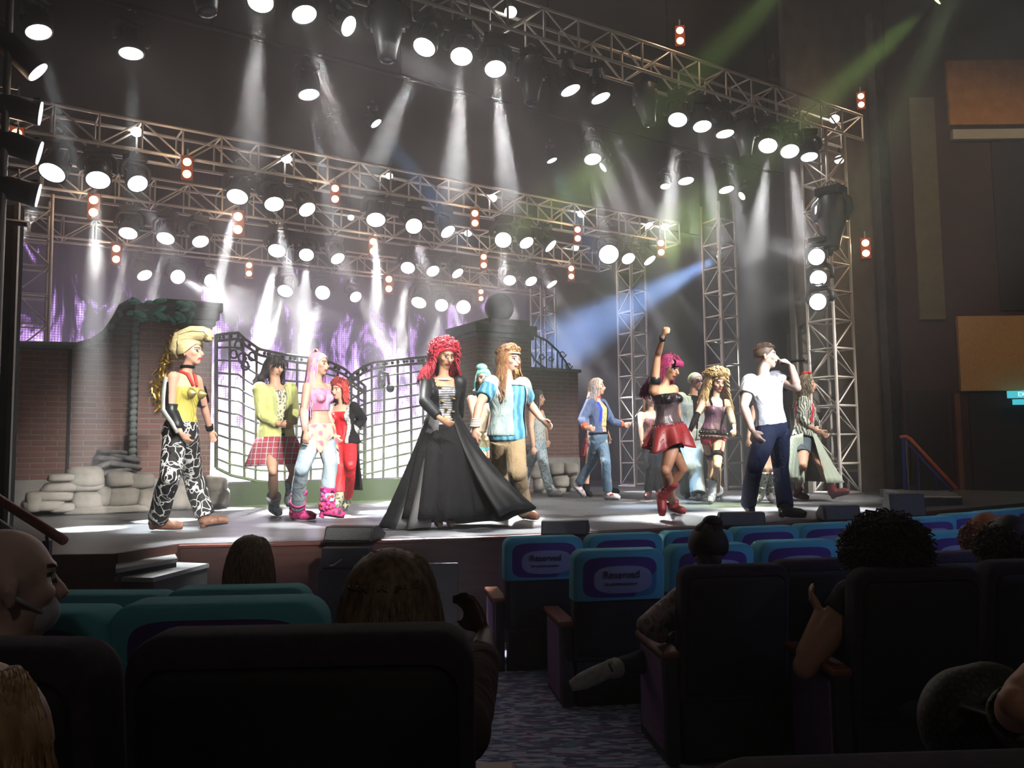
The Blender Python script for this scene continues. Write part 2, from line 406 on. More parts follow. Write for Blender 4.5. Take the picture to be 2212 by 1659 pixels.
# column
def column(pxl, pxr, pytop, V0, pxinner, label, capsph, teal):
    U0 = W(pxl, 900, V0).dot(SU); Lc = local(V0, U0); wdt = Lc(pxr, 900)[0]; h = Lc(pxr, pytop)[1]
    r = thing('brick_column', label, 'column', S(U0, V0), SROT)
    q = MB(); q.box((0, 0, .0), (wdt, .9, h-.16)); q.build('brickwork', m_brick, r, bevel=.01)
    q = MB(); q.box((-.08, -.08, h-.16), (wdt+.08, .98, h), ); q.box((-.04, -.04, h-.24), (wdt+.04, .94, h-.16)); q.build('capstone', m_coping, r, bevel=.015)
    q = MB(); q.box((wdt*.3, .15, h), (wdt*.3+.85, .75, h+.13)); q.build('plinth', m_coping, r, bevel=.01)
    if capsph:
        q = MB(); q.ell((wdt*.3+.4, .45, h+.13+.24), .26, nu=24, nv=16); q.build('stone_ball', m_coping, r, True)
    if teal:
        q = MB(); rr = random.Random(4)
        for i in range(46): q.ell((-.15+rr.random()*.8, -.1+rr.random()*.1, h-.22+rr.random()*.28), (.03+rr.random()*.08, .04, .015+rr.random()*.04), Matrix.Rotation(rr.random()*1.2-.6, 3, 'Y'), 7, 5)
        q.build('verdigris_patch', m_teal, r, True)
    return r, U0, wdt, h
cl, ucl, wcl, hcl = column(297, 456, 668, 12.25, 0, 'dark brick gate column with green stained cap, left of the gates', False, True)
q = MB()
for k in range(26): q.ell((-.05, .0, .45+k*.085), (.05, .05, .055), Matrix.Rotation(.6, 3, 'Y'), 8, 6)
q.build('rope_moulding', m_coping, cl, True)
q = MB(); q.box((-.03, -.06, 0), (wcl+.03, .9, .42)); q.build('column_base', m_base, cl, bevel=.01)
c2, ucr, wcr, hcr = column(1033, 1150, 706, 12.25, 0, 'brick gate column topped by a stone ball, right of the gates', True, False)
# right wall
VR = 12.6; UR = W(1140, 900, VR).dot(SU); Lr = local(VR, UR)
rr_ = thing('brick_wall', 'low dark brick wall running right from the ball topped column', 'wall', S(UR, VR), SROT)
xe = Lr(1250, 900)[0]; ht = Lr(1200, 803)[1]
q = MB(); q.box((0, 0, .35), (xe, .28, ht)); q.build('brickwork', m_brick, rr_)
q = MB(); q.box((0, -.02, 0), (xe, .3, .62)); q.build('wall_base', m_base, rr_, bevel=.01)
q = MB(); q.box((0, -.05, ht), (xe+.05, .33, ht+.06)); q.build('coping', m_coping, rr_, bevel=.01)
# ornamental ironwork on the low wall
m_iron = mat('wrought_iron', (.05, .05, .055), .5, .5)
m_ironl = mnoise('gate_iron', (.07, .068, .066), (.14, .135, .13), 4, .6)
ir = wthing('iron_railing', 'curled black wrought iron railing on top of the low wall', 'railing', S(UR, VR, SZ+ht))
q = MB()
def wpt(x, y, V=12.7): return W(x, y, V)
arc = [wpt(1134, 718), wpt(1140, 752), wpt(1155, 778), wpt(1172, 792), wpt(1192, 800)]
q.path(arc, .02, 6)
arc2 = [wpt(1150, 722), wpt(1180, 735), wpt(1205, 758), wpt(1222, 782), wpt(1230, 798)]
q.path(arc2, .02, 6); q.build('curved_rail', m_iron, ir)
q = MB()
for x, y0 in ((1145, 722), (1157, 726), (1168, 730), (1180, 736), (1192, 745), (1204, 760), (1214, 774)):
    q.path([wpt(x, y0), wpt(x, 801)], .014, 5)
q.build('upright_bars', m_iron, ir)
q = MB()
for cxp, cyp, rp in ((1136, 735, 7), (1215, 765, 8), (1228, 790, 8), (1170, 770, 7), (1190, 775, 6)):
    q.path([wpt(cxp+rp*math.cos(a*.5)*(1-a*.04), cyp+rp*math.sin(a*.5)*(1-a*.04)) for a in range(14)], .012, 5)
q.build('scrolls', m_iron, ir)
# gates
def gate(name, label, topc, botc, xl, xr, nv, nh):
    V0 = 12.95
    def interp(c, x):
        for (x0, y0), (x1, y1) in zip(c, c[1:]):
            if x <= x1: t_ = (x-x0)/(x1-x0); return y0+(y1-y0)*t_
        return c[-1][1]
    g = wthing(name, label, 'gate', W((xl+xr)/2, interp(botc, (xl+xr)/2), V0)+Vector((0, 0, 0)))
    xs = [xl+(xr-xl)*i/(nv-1) for i in range(nv)]
    fr = MB()
    fine = [xl+(xr-xl)*i/40 for i in range(41)]
    for c, off in ((topc, 0), (topc, 13), (botc, 0)):
        fr.path([W(x, interp(c, x)+off, V0) for x in fine], .022, 6)
    for x in (xl, xr): fr.path([W(x, interp(topc, x), V0), W(x, interp(botc, x), V0)], .03, 6)
    gf_ = fr.build('gate_frame', m_ironl, g); gf_['_o'] = g['_o']
    for k, x in enumerate(xs[1:-1]):
        x2 = x+(math.sin(k*2.1)*3)
        q = MB(); q.path([W(x, interp(topc, x), V0), W((x+x2)/2, (interp(topc, x)+interp(botc, x))/2, V0), W(x2, interp(botc, x2), V0)], .02, 6); q.build('upright_bar', m_ironl, g)
    for j in range(1, nh):
        f = j/nh; q = MB()
        q.path([W(x, interp(topc, x)*(1-f)+interp(botc, x)*f + 6*math.sin((x-xl)/(xr-xl)*3.1+f*2), V0-.02) for x in fine[::2]], .016, 5); q.build('cross_bar', m_ironl, g)
    q = MB()
    for i in range(22):
        x = fine[1+int(i*38/22)]; q.ell(W(x, interp(topc, x)+6.5, V0), .028, nu=7, nv=5)
    q.build('bead_row', m_iron, gf_)
    return g, interp, V0
g1, it1, V0 = gate('iron_gate', 'left leaf of twisted iron gates, high at its brick column', [(466, 724), (498, 720), (515, 719), (530, 733), (560, 754), (610, 765), (665, 772), (715, 783), (745, 797), (768, 818), (790, 835)], [(466, 1010), (500, 1027), (560, 1040), (620, 1045), (700, 1041), (790, 1038)], 467, 788, 12, 11)
q = MB()
for cxp, cyp in ((515, 745), (505, 765), (523, 772), (530, 790), (545, 770), (600, 800), (745, 830)):
    q.path([W(cxp+9*math.cos(a*.6)*(1-a*.03), cyp+9*math.sin(a*.6), 12.93) for a in range(12)], .018, 5)
q.build('scrolls', m_iron, g1)
g2, it2, V0 = gate('iron_gate', 'right leaf of twisted iron gates, behind the long black coat', [(745, 828), (762, 808), (785, 792), (810, 782), (860, 776), (920, 771), (1000, 765)], [(745, 1052), (790, 1046), (830, 1040), (880, 1032), (1000, 1012)], 746, 1000, 10, 10)
q = MB(); q.path([W(820, 803, 12.92), W(838, 806, 12.92), W(840, 830, 12.92), W(838, 838, 12.92)], .025, 6); q.path([W(820, 803, 12.92), W(819, 824, 12.92)], .025, 6); q.ell(W(824, 829, 12.92), .07); q.ell(W(843, 839, 12.92), .07)
q.build('note_ornament', m_iron, g2)
# dark step the gates stand on
u0, u1 = ucl+wcl, ucr
r = slab('gate_step', u0+.1, u1-.12, 12.42, 13.3, SZ, SZ+.32, mat('step_black', (.016, .016, .018), .6), None)
tag(r, 'long dark platform step under the iron gates', 'platform')
# rocks
def rock(pxc, pyc, wpx, hpx, V, label, m=m_rock, seed=1, name='stone_block', group='stones piled against the left brick wall'):
    c = W(pxc, pyc, V); sc_ = F_PX/c.y; rx = wpx/sc_/2/.83; rz = hpx/sc_/2
    o = thing(name, label, 'rock', S(c.dot(SU), V, c.z-rz), SROT, group)
    rn = random.Random(seed); q = MB(); n = 3
    # rounded block: cube grid pushed towards a superellipsoid with random dents
    N = 12; M = 20; vs = []; fs = []
    bumps = [(Vector((rn.uniform(-1, 1), rn.uniform(-1, 1), rn.uniform(-1, 1))).normalized(), rn.uniform(-.12, .1)) for _ in range(9)]
    rs = []
    for i in range(1, N):
        th = math.pi*i/N; ring = []
        for j in range(M):
            ph = 2*math.pi*j/M; d = Vector((math.sin(th)*math.cos(ph), math.sin(th)*math.sin(ph), math.cos(th)))
            e = 5.0; k = (abs(d.x)**e+abs(d.y)**e+abs(d.z)**e)**(-1/e)
            for bd, am in bumps: k *= 1+am*max(0, d.dot(bd))**3
            ring.append(Vector((d.x*k*rx, d.y*k*.17, d.z*k*rz+rz)))
        rs.append(ring)
    q.rings(rs[::-1]); ob = q.build(name, m, None, True); ob.location = o.location; ob.rotation_euler = (0, 0, SROT)
    for kk in ('label', 'category', 'group'):
        if kk in o: ob[kk] = o[kk]
    bpy.data.objects.remove(o); return ob
VRK = 11.98
rk = [(185, 1030, 56, 42, 'big flat topped stone, highest of the left pile'), (188, 1047, 54, 26, 'wide layered stone under the highest one of the left pile'), (262, 1035, 42, 30, 'square stone right of the highest one'), (302, 1039, 42, 32, 'wedge stone beneath the gate column, right of the square one'),
      (222, 1073, 26, 42, 'narrow upright stone near the middle of the left pile'), (266, 1072, 50, 42, 'large rounded stone in the lower row of the left pile'), (190, 1081, 50, 38, 'lower left cracked stone beside the joint in the pile'), (322, 1075, 46, 48, 'yellowish broad stone just left of the zebra trousers'),
      (134, 1032, 46, 16, 'slim slab on top of the left slope of stones'), (130, 1052, 56, 20, 'long slab second from top on the left slope'), (112, 1072, 66, 22, 'broad slab in the middle of the left slope'), (95, 1092, 62, 22, 'dark slab low on the left slope'), (137, 1096, 44, 20, 'small slab at the foot of the left slope'), (72, 1085, 24, 40, 'dark leftmost stone of the slope'),
      (235, 1100, 140, 16, 'long flat kerb stone along the foot of the pile'), (466, 1044, 34, 32, 'round stone on top at the right column foot'), (468, 1074, 36, 40, 'mossy stone under the round one right of the column'), (375, 1072, 46, 52, 'grey stone seen between the zebra trousers'), (420, 1075, 44, 50, 'grey stone behind the stepping zebra leg')]
for i, (x, y, a, h, lb) in enumerate(rk): rock(x, y, a*1.06, h*1.06, VRK if i not in (15, 16) else 12.1, lb, seed=i+3)
rd = [(248, 1018, 60, 12, -.2), (262, 1004, 64, 12, .25), (235, 991, 50, 12, .15), (268, 989, 50, 11, .3), (240, 976, 50, 10, .12), (218, 1007, 40, 12, -.5)]
for i, (x, y, a, h, rt) in enumerate(rd):
    o = rock(x, y, a, h, 12.3, ['dark slate slab at the bottom of the slate heap', 'dark tilted slate in the middle of the heap', 'dark slate slab left of centre in the heap', 'dark slate touching the gate column', 'topmost dark slate of the heap by the column', 'dark slate leaning at the left of the heap'][i], m_rockd, 40+i, 'slate_slab', 'dark slates heaped above the stone pile'); o.rotation_euler = (0, rt*.8, SROT)
rk2 = [(1160, 1018, 38, 30), (1196, 1012, 34, 28), (1228, 1012, 30, 26), (1165, 1045, 34, 28), (1205, 1040, 34, 26), (1238, 1040, 26, 26), (1190, 1060, 60, 14)]
rl = ['leftmost upper', 'middle upper', 'rightmost upper', 'lower left', 'lower middle', 'lower right', 'long flat bottom']
for i, (x, y, a, h) in enumerate(rk2): rock(x, y, a, h, 12.35, rl[i]+' stone of the small pile at the right brick wall', seed=60+i, group='stones piled at the right brick wall')
# gold tinsel swag on the column
m_gold = mat('gold_tinsel', (.75, .45, .06), .3, .8)
gl = wthing('tinsel_garland', 'shaggy gold tinsel hanging on the dark brick column behind the quiff', 'garland', W(345, 860, 12.1))
q = MB(); rn = random.Random(3)
cen = [(388, 718), (372, 745), (358, 780), (345, 810), (340, 835), (345, 860), (352, 880)]
for i in range(420):
    k = rn.random()*(len(cen)-1); a = cen[int(k)]; c = cen[min(int(k)+1, len(cen)-1)]; f = k-int(k)
    x = a[0]*(1-f)+c[0]*f + rn.gauss(0, 7); y = a[1]*(1-f)+c[1]*f+rn.gauss(0, 4)
    p = W(x, y, 12.12+rn.random()*.08); d = Vector((rn.uniform(-1, 1), rn.uniform(-.4, .1), rn.uniform(-1.4, .3)))*.07
    n_ = Vector((rn.uniform(-1, 1), rn.uniform(-1, 1), rn.uniform(-1, 1))).cross(d).normalized()*.01
    q.add([p-n_, p+n_, p+d+n_*.6, p+d-n_*.6], [(0, 1, 2, 3)])
q.build('tinsel_strands', m_gold, gl)
# ------------------------------------------------------------------ trusses and towers
TR_S = .41
def truss(label, V, ztop, u0, u1, bay=.52, seed=0):
    z1, z0 = ztop, ztop-TR_S
    o = wthing('lighting_truss', label, 'truss', S((u0+u1)/2, V+TR_S/2, z0), 'lighting trusses over the stage')
    for v in (V, V+TR_S):
        for z in (z0, z1): cyl_between('chord', S(u0, v, z), S(u1, v, z), .024, m_alu, o, 8)
    n = int((u1-u0)/bay); b_ = (u1-u0)/n
    for i in range(n+1):
        u = u0+i*b_
        if u < -1: continue
        cyl_between('crossbar', S(u, V, z1), S(u, V+TR_S, z1), .015, m_alu, o)
        if i % 2 == 0: cyl_between('crossbar', S(u, V, z0), S(u, V+TR_S, z0), .015, m_alu, o)
        for v in (V, V+TR_S):
            cyl_between('vertical', S(u, v, z0), S(u, v, z1), .015, m_alu, o)
            if i < n:
                a, c = (z0, z1) if i % 2 == 0 else (z1, z0)
                cyl_between('diagonal', S(u, v, a), S(u+b_, v, c), .014, m_alu, o)
    return o
tA = truss('front lighting truss, highest and nearest, rising out of the picture top', 8.26, 7.2, -1.0, 12.48)
tB = truss('second lighting truss, its lamps above the coat of the red haired performer', 12.1, 6.23, -1.6, 12.05)
tC = truss('third lighting truss seen just below the second one', 14.5, 6.22, -.5, 12.3)
tD = truss('rearmost and lowest looking lighting truss in front of the video screen', 17.4, 6.17, .6, 12.5)
def tower(label, U, V, s, ztop, z0=SZ, step=.45, full=False):
    o = wthing('truss_tower', label, 'tower', S(U-s/2, V+s/2, z0), 'truss towers at the stage sides')
    cs = [(U-s, V), (U, V), (U, V+s), (U-s, V+s)]
    for u, v in cs: cyl_between('tower_leg', S(u, v, z0), S(u, v, ztop), .026, m_alu, o, 8)
    n = int((ztop-z0)/step)
    for i in range(n+1):
        z = z0+.03+i*step
        for k in range(4):
            a, c = cs[k], cs[(k+1) % 4]; r_ = .022 if (k % 2 == 1) == (i % 2 == 0) else .015
            cyl_between('rung', S(*a, z), S(*c, z), r_, m_alu, o)
            if i < n and z+step <= ztop and (full or k in (0, 3)):
                p0, p1 = (a, c) if (i+k) % 2 else (c, a)
                cyl_between('diagonal', S(*p0, z), S(*p1, z+step), .013, m_alu, o)
    q = MB(); q.box((-s/2-.05, -s/2-.05, 0), (s/2+.05, s/2+.05, .02)); pl_ = q.build('foot_plate', m_steel, o, off=(0, 0, 0)); pl_.rotation_euler = (0, 0, SROT)
    return o
def u_at(px, V): return W(px, 900, V).dot(SU)
tower('right front truss tower standing beside the proscenium pillar', 11.98, 8.26, .48, 6.79, full=True)
tower('tall truss tower behind the white shirt singer', u_at(1601, 10.8), 10.8, .42, 6.3)
tower('truss tower behind the raised arm performer', u_at(1402, 13.3), 13.3, .42, 6.15)
tower('distant truss tower rising behind the low brick wall', u_at(1203, 16.5), 16.5, .42, 5.7)
tower('left truss tower standing before the video screen', u_at(100, 14.5), 14.6, .46, 5.75)
# black hanging pipe that carries the upper row of lamps
VP_ = 10.2
o = wthing('hanging_pipe', 'black pipe high above the stage carrying the upper row of lamps', 'pipe', S(5, VP_, 6.83))
cyl_between('pipe', S(-1, VP_, 6.83), S(13, VP_, 6.83), .03, m_black, o, 8)
for u in (0, 2.5, 5, 7.5, 10, 12.5): cyl_between('suspension_rod', S(u, VP_, 6.83), S(u, VP_, 9.6), .012, m_black, o)

# ------------------------------------------------------------------ moving lamps
m_lens = mat('lamp_lens_white', (.9, .9, .9), .3, emit=(1, .97, .93), es=9)
m_lensc = mat('lamp_lens_dim', (.5, .55, .6), .2, emit=(.9, .95, 1), es=1.2)
m_lensoff = mat('lamp_lens_off', (.03, .03, .035), .1)
m_warm = mat('lamp_lens_amber', (.9, .5, .2), .3, emit=(1, .55, .22), es=10)
m_head = mat('fixture_black', (.028, .028, .03), .42)
m_headg = mat('fixture_grey', (.16, .165, .17), .4, .3)
def reparent(c, p):
    mb = p.matrix_basis.inverted() @ c.matrix_basis
    c.parent = p; c.matrix_basis = mb
def lampmesh():
    """local: lens at origin, beam along -Z, body behind along +Z"""
    d = {}
    q = MB(); q.lathe([(.128, -.01), (.145, -.012), (.15, .01), (.15, .06), (.135, .12), (.12, .2), (.1, .27), (.06, .3), (.0, .302)], n=24, cap=True)
    for k in range(10): a = k*math.pi/5; q.box((.13*math.cos(a)-.008, .13*math.sin(a)-.008, .1), (.13*math.cos(a)+.008, .13*math.sin(a)+.008, .25))
    d['head'] = q.data('head'); d['head'].materials.append(m_head)
    q = MB(); q.lathe([(.0, -.016), (.08, -.022), (.118, -.014), (.128, -.008), (.0, .0)], n=24); d['lens'] = q.data('lens')
    q = MB()
    q.path([(-.17, 0, 0), (-.19, 0, .05), (-.18, 0, .15), (-.12, 0, .21), (.12, 0, .21), (.18, 0, .15), (.19, 0, .05), (.17, 0, 0)], [.028, .035, .035, .03, .03, .035, .035, .028], 8, flat=1.2); d['yoke'] = q.data('yoke'); d['yoke'].materials.append(m_head)
    q = MB(); q.box((-.13, -.1, 0), (.13, .1, .08)); q.box((-.09, -.11, .02), (.09, .11, .07)); d['base'] = q.data('base'); d['base'].materials.append(m_head)
    q = MB(); q.tube((0, 0, -.02), (0, 0, .04), .018); q.path([(-.04, 0, .03), (-.045, 0, .06), (0, 0, .09), (.045, 0, .06), (.04, 0, .03)], .014, 6); d['clamp'] = q.data('clamp'); d['clamp'].materials.append(m_steel)
    # profile head (long, dark)
    q = MB(); q.lathe([(.0, -.0), (.075, .0), (.085, .02), (.1, .12), (.135, .26), (.15, .4), (.14, .52), (.1, .58), (0, .6)], n=20)
    q.box((-.16, -.05, .3), (.16, .05, .45)); d['phead'] = q.data('phead'); d['phead'].materials.append(m_headg)
    for k in ('head', 'phead', 'yoke'): d[k].polygons.foreach_set('use_smooth', [True]*len(d[k].polygons))
    return d
LM = lampmesh()
def ob(name, me, parent, loc=(0, 0, 0), quat=None, scale=1, m=None):
    if m is not None:
        key = ('lm', me.name, m.name)
        if key not in MESH: c = me.copy(); c.materials.clear(); c.materials.append(m); MESH[key] = c
        me = MESH[key]
    o = bpy.data.objects.new(name, me); COL.objects.link(o); o.parent = parent; o.location = loc
    if quat: o.rotation_mode = 'QUATERNION'; o.rotation_quaternion = quat
    if scale != 1: o.scale = (scale,)*3
    return o
def lamp(px, py, V, d, label, group, power=0, angle=16, col=(1, 1, 1), diam=.28, kind='head', lens=None, hang=None, name='moving_head_lamp', up=1, blend=.9):
    c = W(px, py, V) if not isinstance(V, tuple) else P(px, py, V[0])
    d = Vector(d).normalized(); sc_ = diam/.28
    quat = Vector((0, 0, -1)).rotation_difference(d)
    back = -d
    piv = c + back*(.13*sc_ if kind == 'head' else .33*sc_)
    basez = .23*sc_*up
    r = thing(name, label, 'stage light', piv + Vector((0, 0, basez+.08*sc_*up)), None, group)
    o0 = Vector(r.location)
    hd_ = ob('head', LM['head'] if kind == 'head' else LM['phead'], r, c-o0, quat, sc_)
    reparent(ob('lens', LM['lens'], r, c-o0+d*.003, quat, sc_*(1 if kind == 'head' else .6), lens or m_lens), hd_)
    hd = Vector((d.x, d.y, 0)); yaw = math.atan2(hd.y, hd.x)+math.pi/2 if hd.length > .05 else 0
    yq = Quaternion((0, 0, 1), yaw)
    if up < 0: yq = yq @ Quaternion((1, 0, 0), math.pi)
    ob('yoke', LM['yoke'], r, piv-o0, yq, sc_)
    ob('base', LM['base'], r, piv-o0+Vector((0, 0, basez if up > 0 else basez)), yq, sc_)
    if up > 0: ob('clamp', LM['clamp'], r, piv-o0+Vector((0, 0, basez+.08*sc_)), yq, sc_)
    if power:
        s_ = spot('lamp_light', c+d*.03, c+d*3, power, angle, col, blend, r, .1)
    return r
def D(x, y, z): return (x, y, z)
GA = 'lamps hanging from the front truss'; GB = 'lamps hanging from the second truss'; GC = 'lamps hanging from the third truss'; GD = 'lamps hanging from the rearmost truss'; GP = 'lamps on the high black pipe'
PW = 7000
A_ = 8.45
lamp(917, 101, A_, D(-0.28, -0.46, -1.01), 'round lit lamp, first of the three in a row left of the green beams', GA, PW*1.6, 10)
lamp(997, 121, A_, D(-0.02, -0.5, -1.01), 'round lit lamp, middle of the three above the truss tower gap', GA, PW*1.6, 10)
lamp(1070, 148, A_, D(.08, -.46, -1.05), 'round lit lamp, last of the three before the hanging profile light', GA, PW*1.6, 10)
lamp(1232, 194, A_, D(0.40, -0.09, -1.08), 'tilted lit lamp, upper one of the pair aiming right', GA, PW*1.6*.6, 10)
lamp(1297, 211, A_, D(0.40, -0.09, -1.08), 'tilted lit lamp, lower one of the pair aiming right', GA, PW*1.6*.6, 10)
lamp(1464, 258, A_, D(-0.20, -0.5, -1.01), 'round lit lamp, left of the middle three on the front truss', GA, PW*1.6, 10)
lamp(1517, 272, A_, D(0.02, -0.37, -1.15), 'oval lit lamp, middle of three on the front truss near the right tower', GA, PW*1.6*.8, 10)
lamp(1566, 288, A_, D(0.12, -0.15, -1.28), 'flat oval lit lamp beside the dark gap near the tower end', GA, PW*1.6*.7, 10)
lamp(1659, 314, A_, D(-0.28, -0.56, -0.94), 'round lit lamp, first of the last three by the right tower', GA, PW*1.6, 10, diam=.3)
lamp(1706, 326, A_, D(-0.10, -0.56, -1.01), 'largest looking round lamp by the right tower', GA, PW*1.6, 10, diam=.3)
lamp(1748, 338, A_, D(-0.02, -0.31, -1.22), 'oval lamp nearest to the right tower', GA, PW*1.6*.7, 10)
lamp(563, 3, A_, D(0.08, -0.43, -1.01), 'round lit lamp cut by the top edge of the picture', GA, PW*1.6*.8, 10)
lamp(657, 30, A_, D(0.36, -0.28, -1.15), 'oval lit lamp right of the one cut by the picture top', GA, PW*1.6*.6, 10)
lamp(752, 56, A_, D(.75, -.25, -.55), 'thin tilted lamp beside the grey profile fixture', GA, PW*1.6*.25, 10, diam=.24)
lamp(836, 128, A_, D(.0, -.1, -1), 'big unlit grey profile fixture hanging at the front truss', GA, 0, kind='prof', lens=m_lensoff, diam=.34, name='profile_fixture')
lamp(1148, 222, A_, D(.0, -.1, -1), 'dark profile fixture right of three bright lamps', GA, 0, kind='prof', lens=m_lensoff, diam=.3, name='profile_fixture')
lamp(1403, 268, A_, D(.12, -.1, -1), 'dark profile fixture left of the middle three lamps', GA, 0, kind='prof', lens=m_lensoff, diam=.3, name='profile_fixture')
lamp(1612, 338, A_, D(.0, -.1, -1), 'dark profile fixture just left of the last three lamps', GA, 0, kind='prof', lens=m_lensoff, diam=.28, name='profile_fixture')
lamp(447, 26, A_, D(.15, -.1, -1), 'dark profile fixture at the picture top, left of the lit lamps', GA, 0, kind='prof', lens=m_lensoff, diam=.34, name='profile_fixture')
# high pipe
P_ = 10.2
for px, py, d, lb, pw in ((83, 68, (.3, -.1, -.95), 'leftmost lit lamp of the high row', 1), (283, 114, (.1, -.1, -1), 'second lit lamp of the high row, from the left', 1), (667, 203, (.2, -.1, -.95), 'lit lamp of the high row with a violet fringe', 1), (1280, 343, (.05, -.35, -.9), 'lit lamp of the high row beside the yellow beam', .6), (1482, 390, (.1, -.2, -.95), 'lit lamp of the high row right of the green beam', .6), (1569, 409, (.15, -.2, -.95), 'last lit lamp of the high row, above a tower', .4)):
    lamp(px, py, P_, d, lb, GP, PW*1.2*pw, 10, (.9, .97, 1))
BL, YG = (.25, .55, 1), (.75, 1, .25)
m_lb = mat('lens_blue', (.5, .7, 1), .3, emit=(.6, .85, 1), es=6); m_ly = mat('lens_yellow', (.9, 1, .5), .3, emit=(1, 1, .55), es=6)
for px, py, d, lb, pw, c, ln in ((812, 266, (.6, -.05, -.85), 'small blue beam lamp above the second truss', 120, BL, m_lb), (1192, 346, (.35, -.05, -.9), 'small blue beam lamp left of the yellow beam', 120, BL, m_lb), (1303, 361, (-.8, -.1, -.62), 'small yellow green beam lamp aiming left', 70, YG, m_ly), (1437, 402, (.0, -.3, -.95), 'small yellow green beam lamp aiming straight down', 90, YG, m_ly), (1603, 423, (-.75, -.2, -.55), 'small yellow green beam lamp above the tall tower', 80, YG, m_ly)):
    lamp(px, py, P_, d, lb, GP, pw*30, 13, c, .17, lens=ln, name='beam_lamp')
# second truss
B_ = 12.3
bl = [(113, 372, (-.02, -.9, -.7), 1, .34, 'very bright round lamp at the left end'), (212, 388, (.25, -.85, -.7), 1, .32, 'bright round lamp aiming right near the left end'), (297, 396, (.5, -.45, -.75), .5, .28, 'tilted oval lamp near the left end'),
      (513, 424, (.02, -.9, -.75), 1, .32, 'bright round lamp left of the middle'), (592, 440, (.3, -.8, -.7), 1, .3, 'bright lamp aiming right, left of the middle'), (663, 452, (.5, -.4, -.75), .4, .28, 'tilted oval lamp left of the amber blinder in the middle'),
      (812, 474, (.1, -.9, -.7), 1, .32, 'bright round lamp above the coat wearing performer'), (894, 488, (.2, -.75, -.7), .6, .29, 'round lamp just right of the middle'), (967, 500, (.5, -.35, -.75), .35, .28, 'tilted oval lamp beside an amber blinder'),
      (1087, 518, (0, -.9, -.7), .8, .31, 'round lamp above the headband performer'), (1137, 524, (.35, -.5, -.8), .5, .28, 'oval lamp right of the round one'), (1189, 531, (.65, -.2, -.7), .3, .28, 'thin tilted lamp beside the dark yoke'),
      (1315, 549, (.0, -.95, -.6), .9, .4, 'biggest bright lamp near the right end'), (1357, 558, (.2, -.6, -.75), .6, .28, 'round lamp touching the biggest one'), (1403, 562, (.5, -.3, -.8), .5, .28, 'last tilted lamp at the right end')]
for px, py, d, k, dm, lb in bl: lamp(px, py, B_, (d[0], d[1]*.6, d[2]*1.25) if k >= 1 else d, lb+' of the second truss', GB, PW*k*(9 if k >= 1 else 2.0), 8 if k >= 1 else 9.5, (1, 1, 1), dm)
C_ = 14.7
cl_ = [(277, 503, (.1, -.45, -.85), .7, .3, 'oval lamp at the left end'), (358, 514, (.05, -.5, -.85), .7, .3, 'oval lamp, second from the left end'), (433, 521, (.4, -.4, -.8), .6, .29, 'tilted oval lamp, third from the left end'), (598, 541, (.05, -.95, -.6), 1.2, .32, 'very bright lamp with a blue white streak'), (662, 550, (.15, -.7, -.7), .6, .28, 'round lamp right of the very bright one'), (729, 558, (.45, -.4, -.75), .4, .28, 'tilted lamp right of the middle left'),
       (881, 578, (0, -.7, -.75), .7, .29, 'round lamp above the long coat'), (935, 585, (.35, -.55, -.75), .6, .28, 'oval lamp above the coat performer'), (988, 590, (.5, -.35, -.75), .4, .27, 'thin tilted lamp above the right brick column'), (1101, 605, (.05, -.65, -.75), .7, .28, 'round lamp near the right end'), (1147, 607, (.35, -.5, -.8), .5, .28, 'oval lamp next to the distant tower'), (1192, 613, (.5, -.2, -.85), .3, .26, 'flat tilted lamp in front of the distant tower')]
for px, py, d, k, dm, lb in cl_: lamp(px, py, C_, (d[0], d[1]*.6, d[2]*1.25) if k >= 1 else d, lb+' of the third truss', GC, PW*k*(9 if k >= 1 else 2.0), 8 if k >= 1 else 9.5, (1, 1, 1), dm)
D_ = 17.6
dl = [(312, 594, (.5, -.3, -.75), .4, .3, 'tilted lamp at the left end'), (384, 598, (.55, -.75, -.3), .4, .3, 'upright oval lamp, second from the left'), (454, 606, (.7, -.6, -.3), .4, .28, 'narrow upright oval lamp, third from the left'), (616, 628, (.0, -.95, -.5), 1.2, .34, 'very bright lamp at the foot of the streak'), (697, 632, (.1, -.9, -.5), .5, .34, 'round lamp before the flames'), (768, 641, (.4, -.6, -.6), .4, .28, 'tilted lamp before the flames'), (905, 653, (-.15, -.95, -.6), 1, .38, 'big bright lamp over the red haired head'), (954, 659, (.0, -.95, -.55), .6, .33, 'round lamp right of the big bright one'), (1001, 663, (.0, -.95, -.5), .7, .37, 'round lamp above the stone ball column')]
for px, py, d, k, dm, lb in dl: lamp(px, py, D_, (d[0], d[1]*.6, d[2]*1.25) if k >= 1 else d, lb+' of the rearmost truss', GD, PW*k*(9 if k >= 1 else 2.0), 8 if k >= 1 else 9.5, (1, 1, 1), dm)
# tower side lamps
for i, (px, py) in enumerate(((1764, 555), (1768, 602), (1767, 652))):
    lamp(px, py, 8.15, D(-.55, -.8, -.12), ['top', 'middle', 'bottom'][i]+' round lamp on the side of the right truss tower', 'lamps on the right tower', 600, 15, (1, 1, 1), .27, up=1)
lamp(1796, 536, 8.05, D(-.1, -.1, -1), 'bulky dark moving head under a bracket on the right tower', 'lamps on the right tower', 0, kind='prof', lens=m_lensoff, diam=.42, name='profile_fixture')
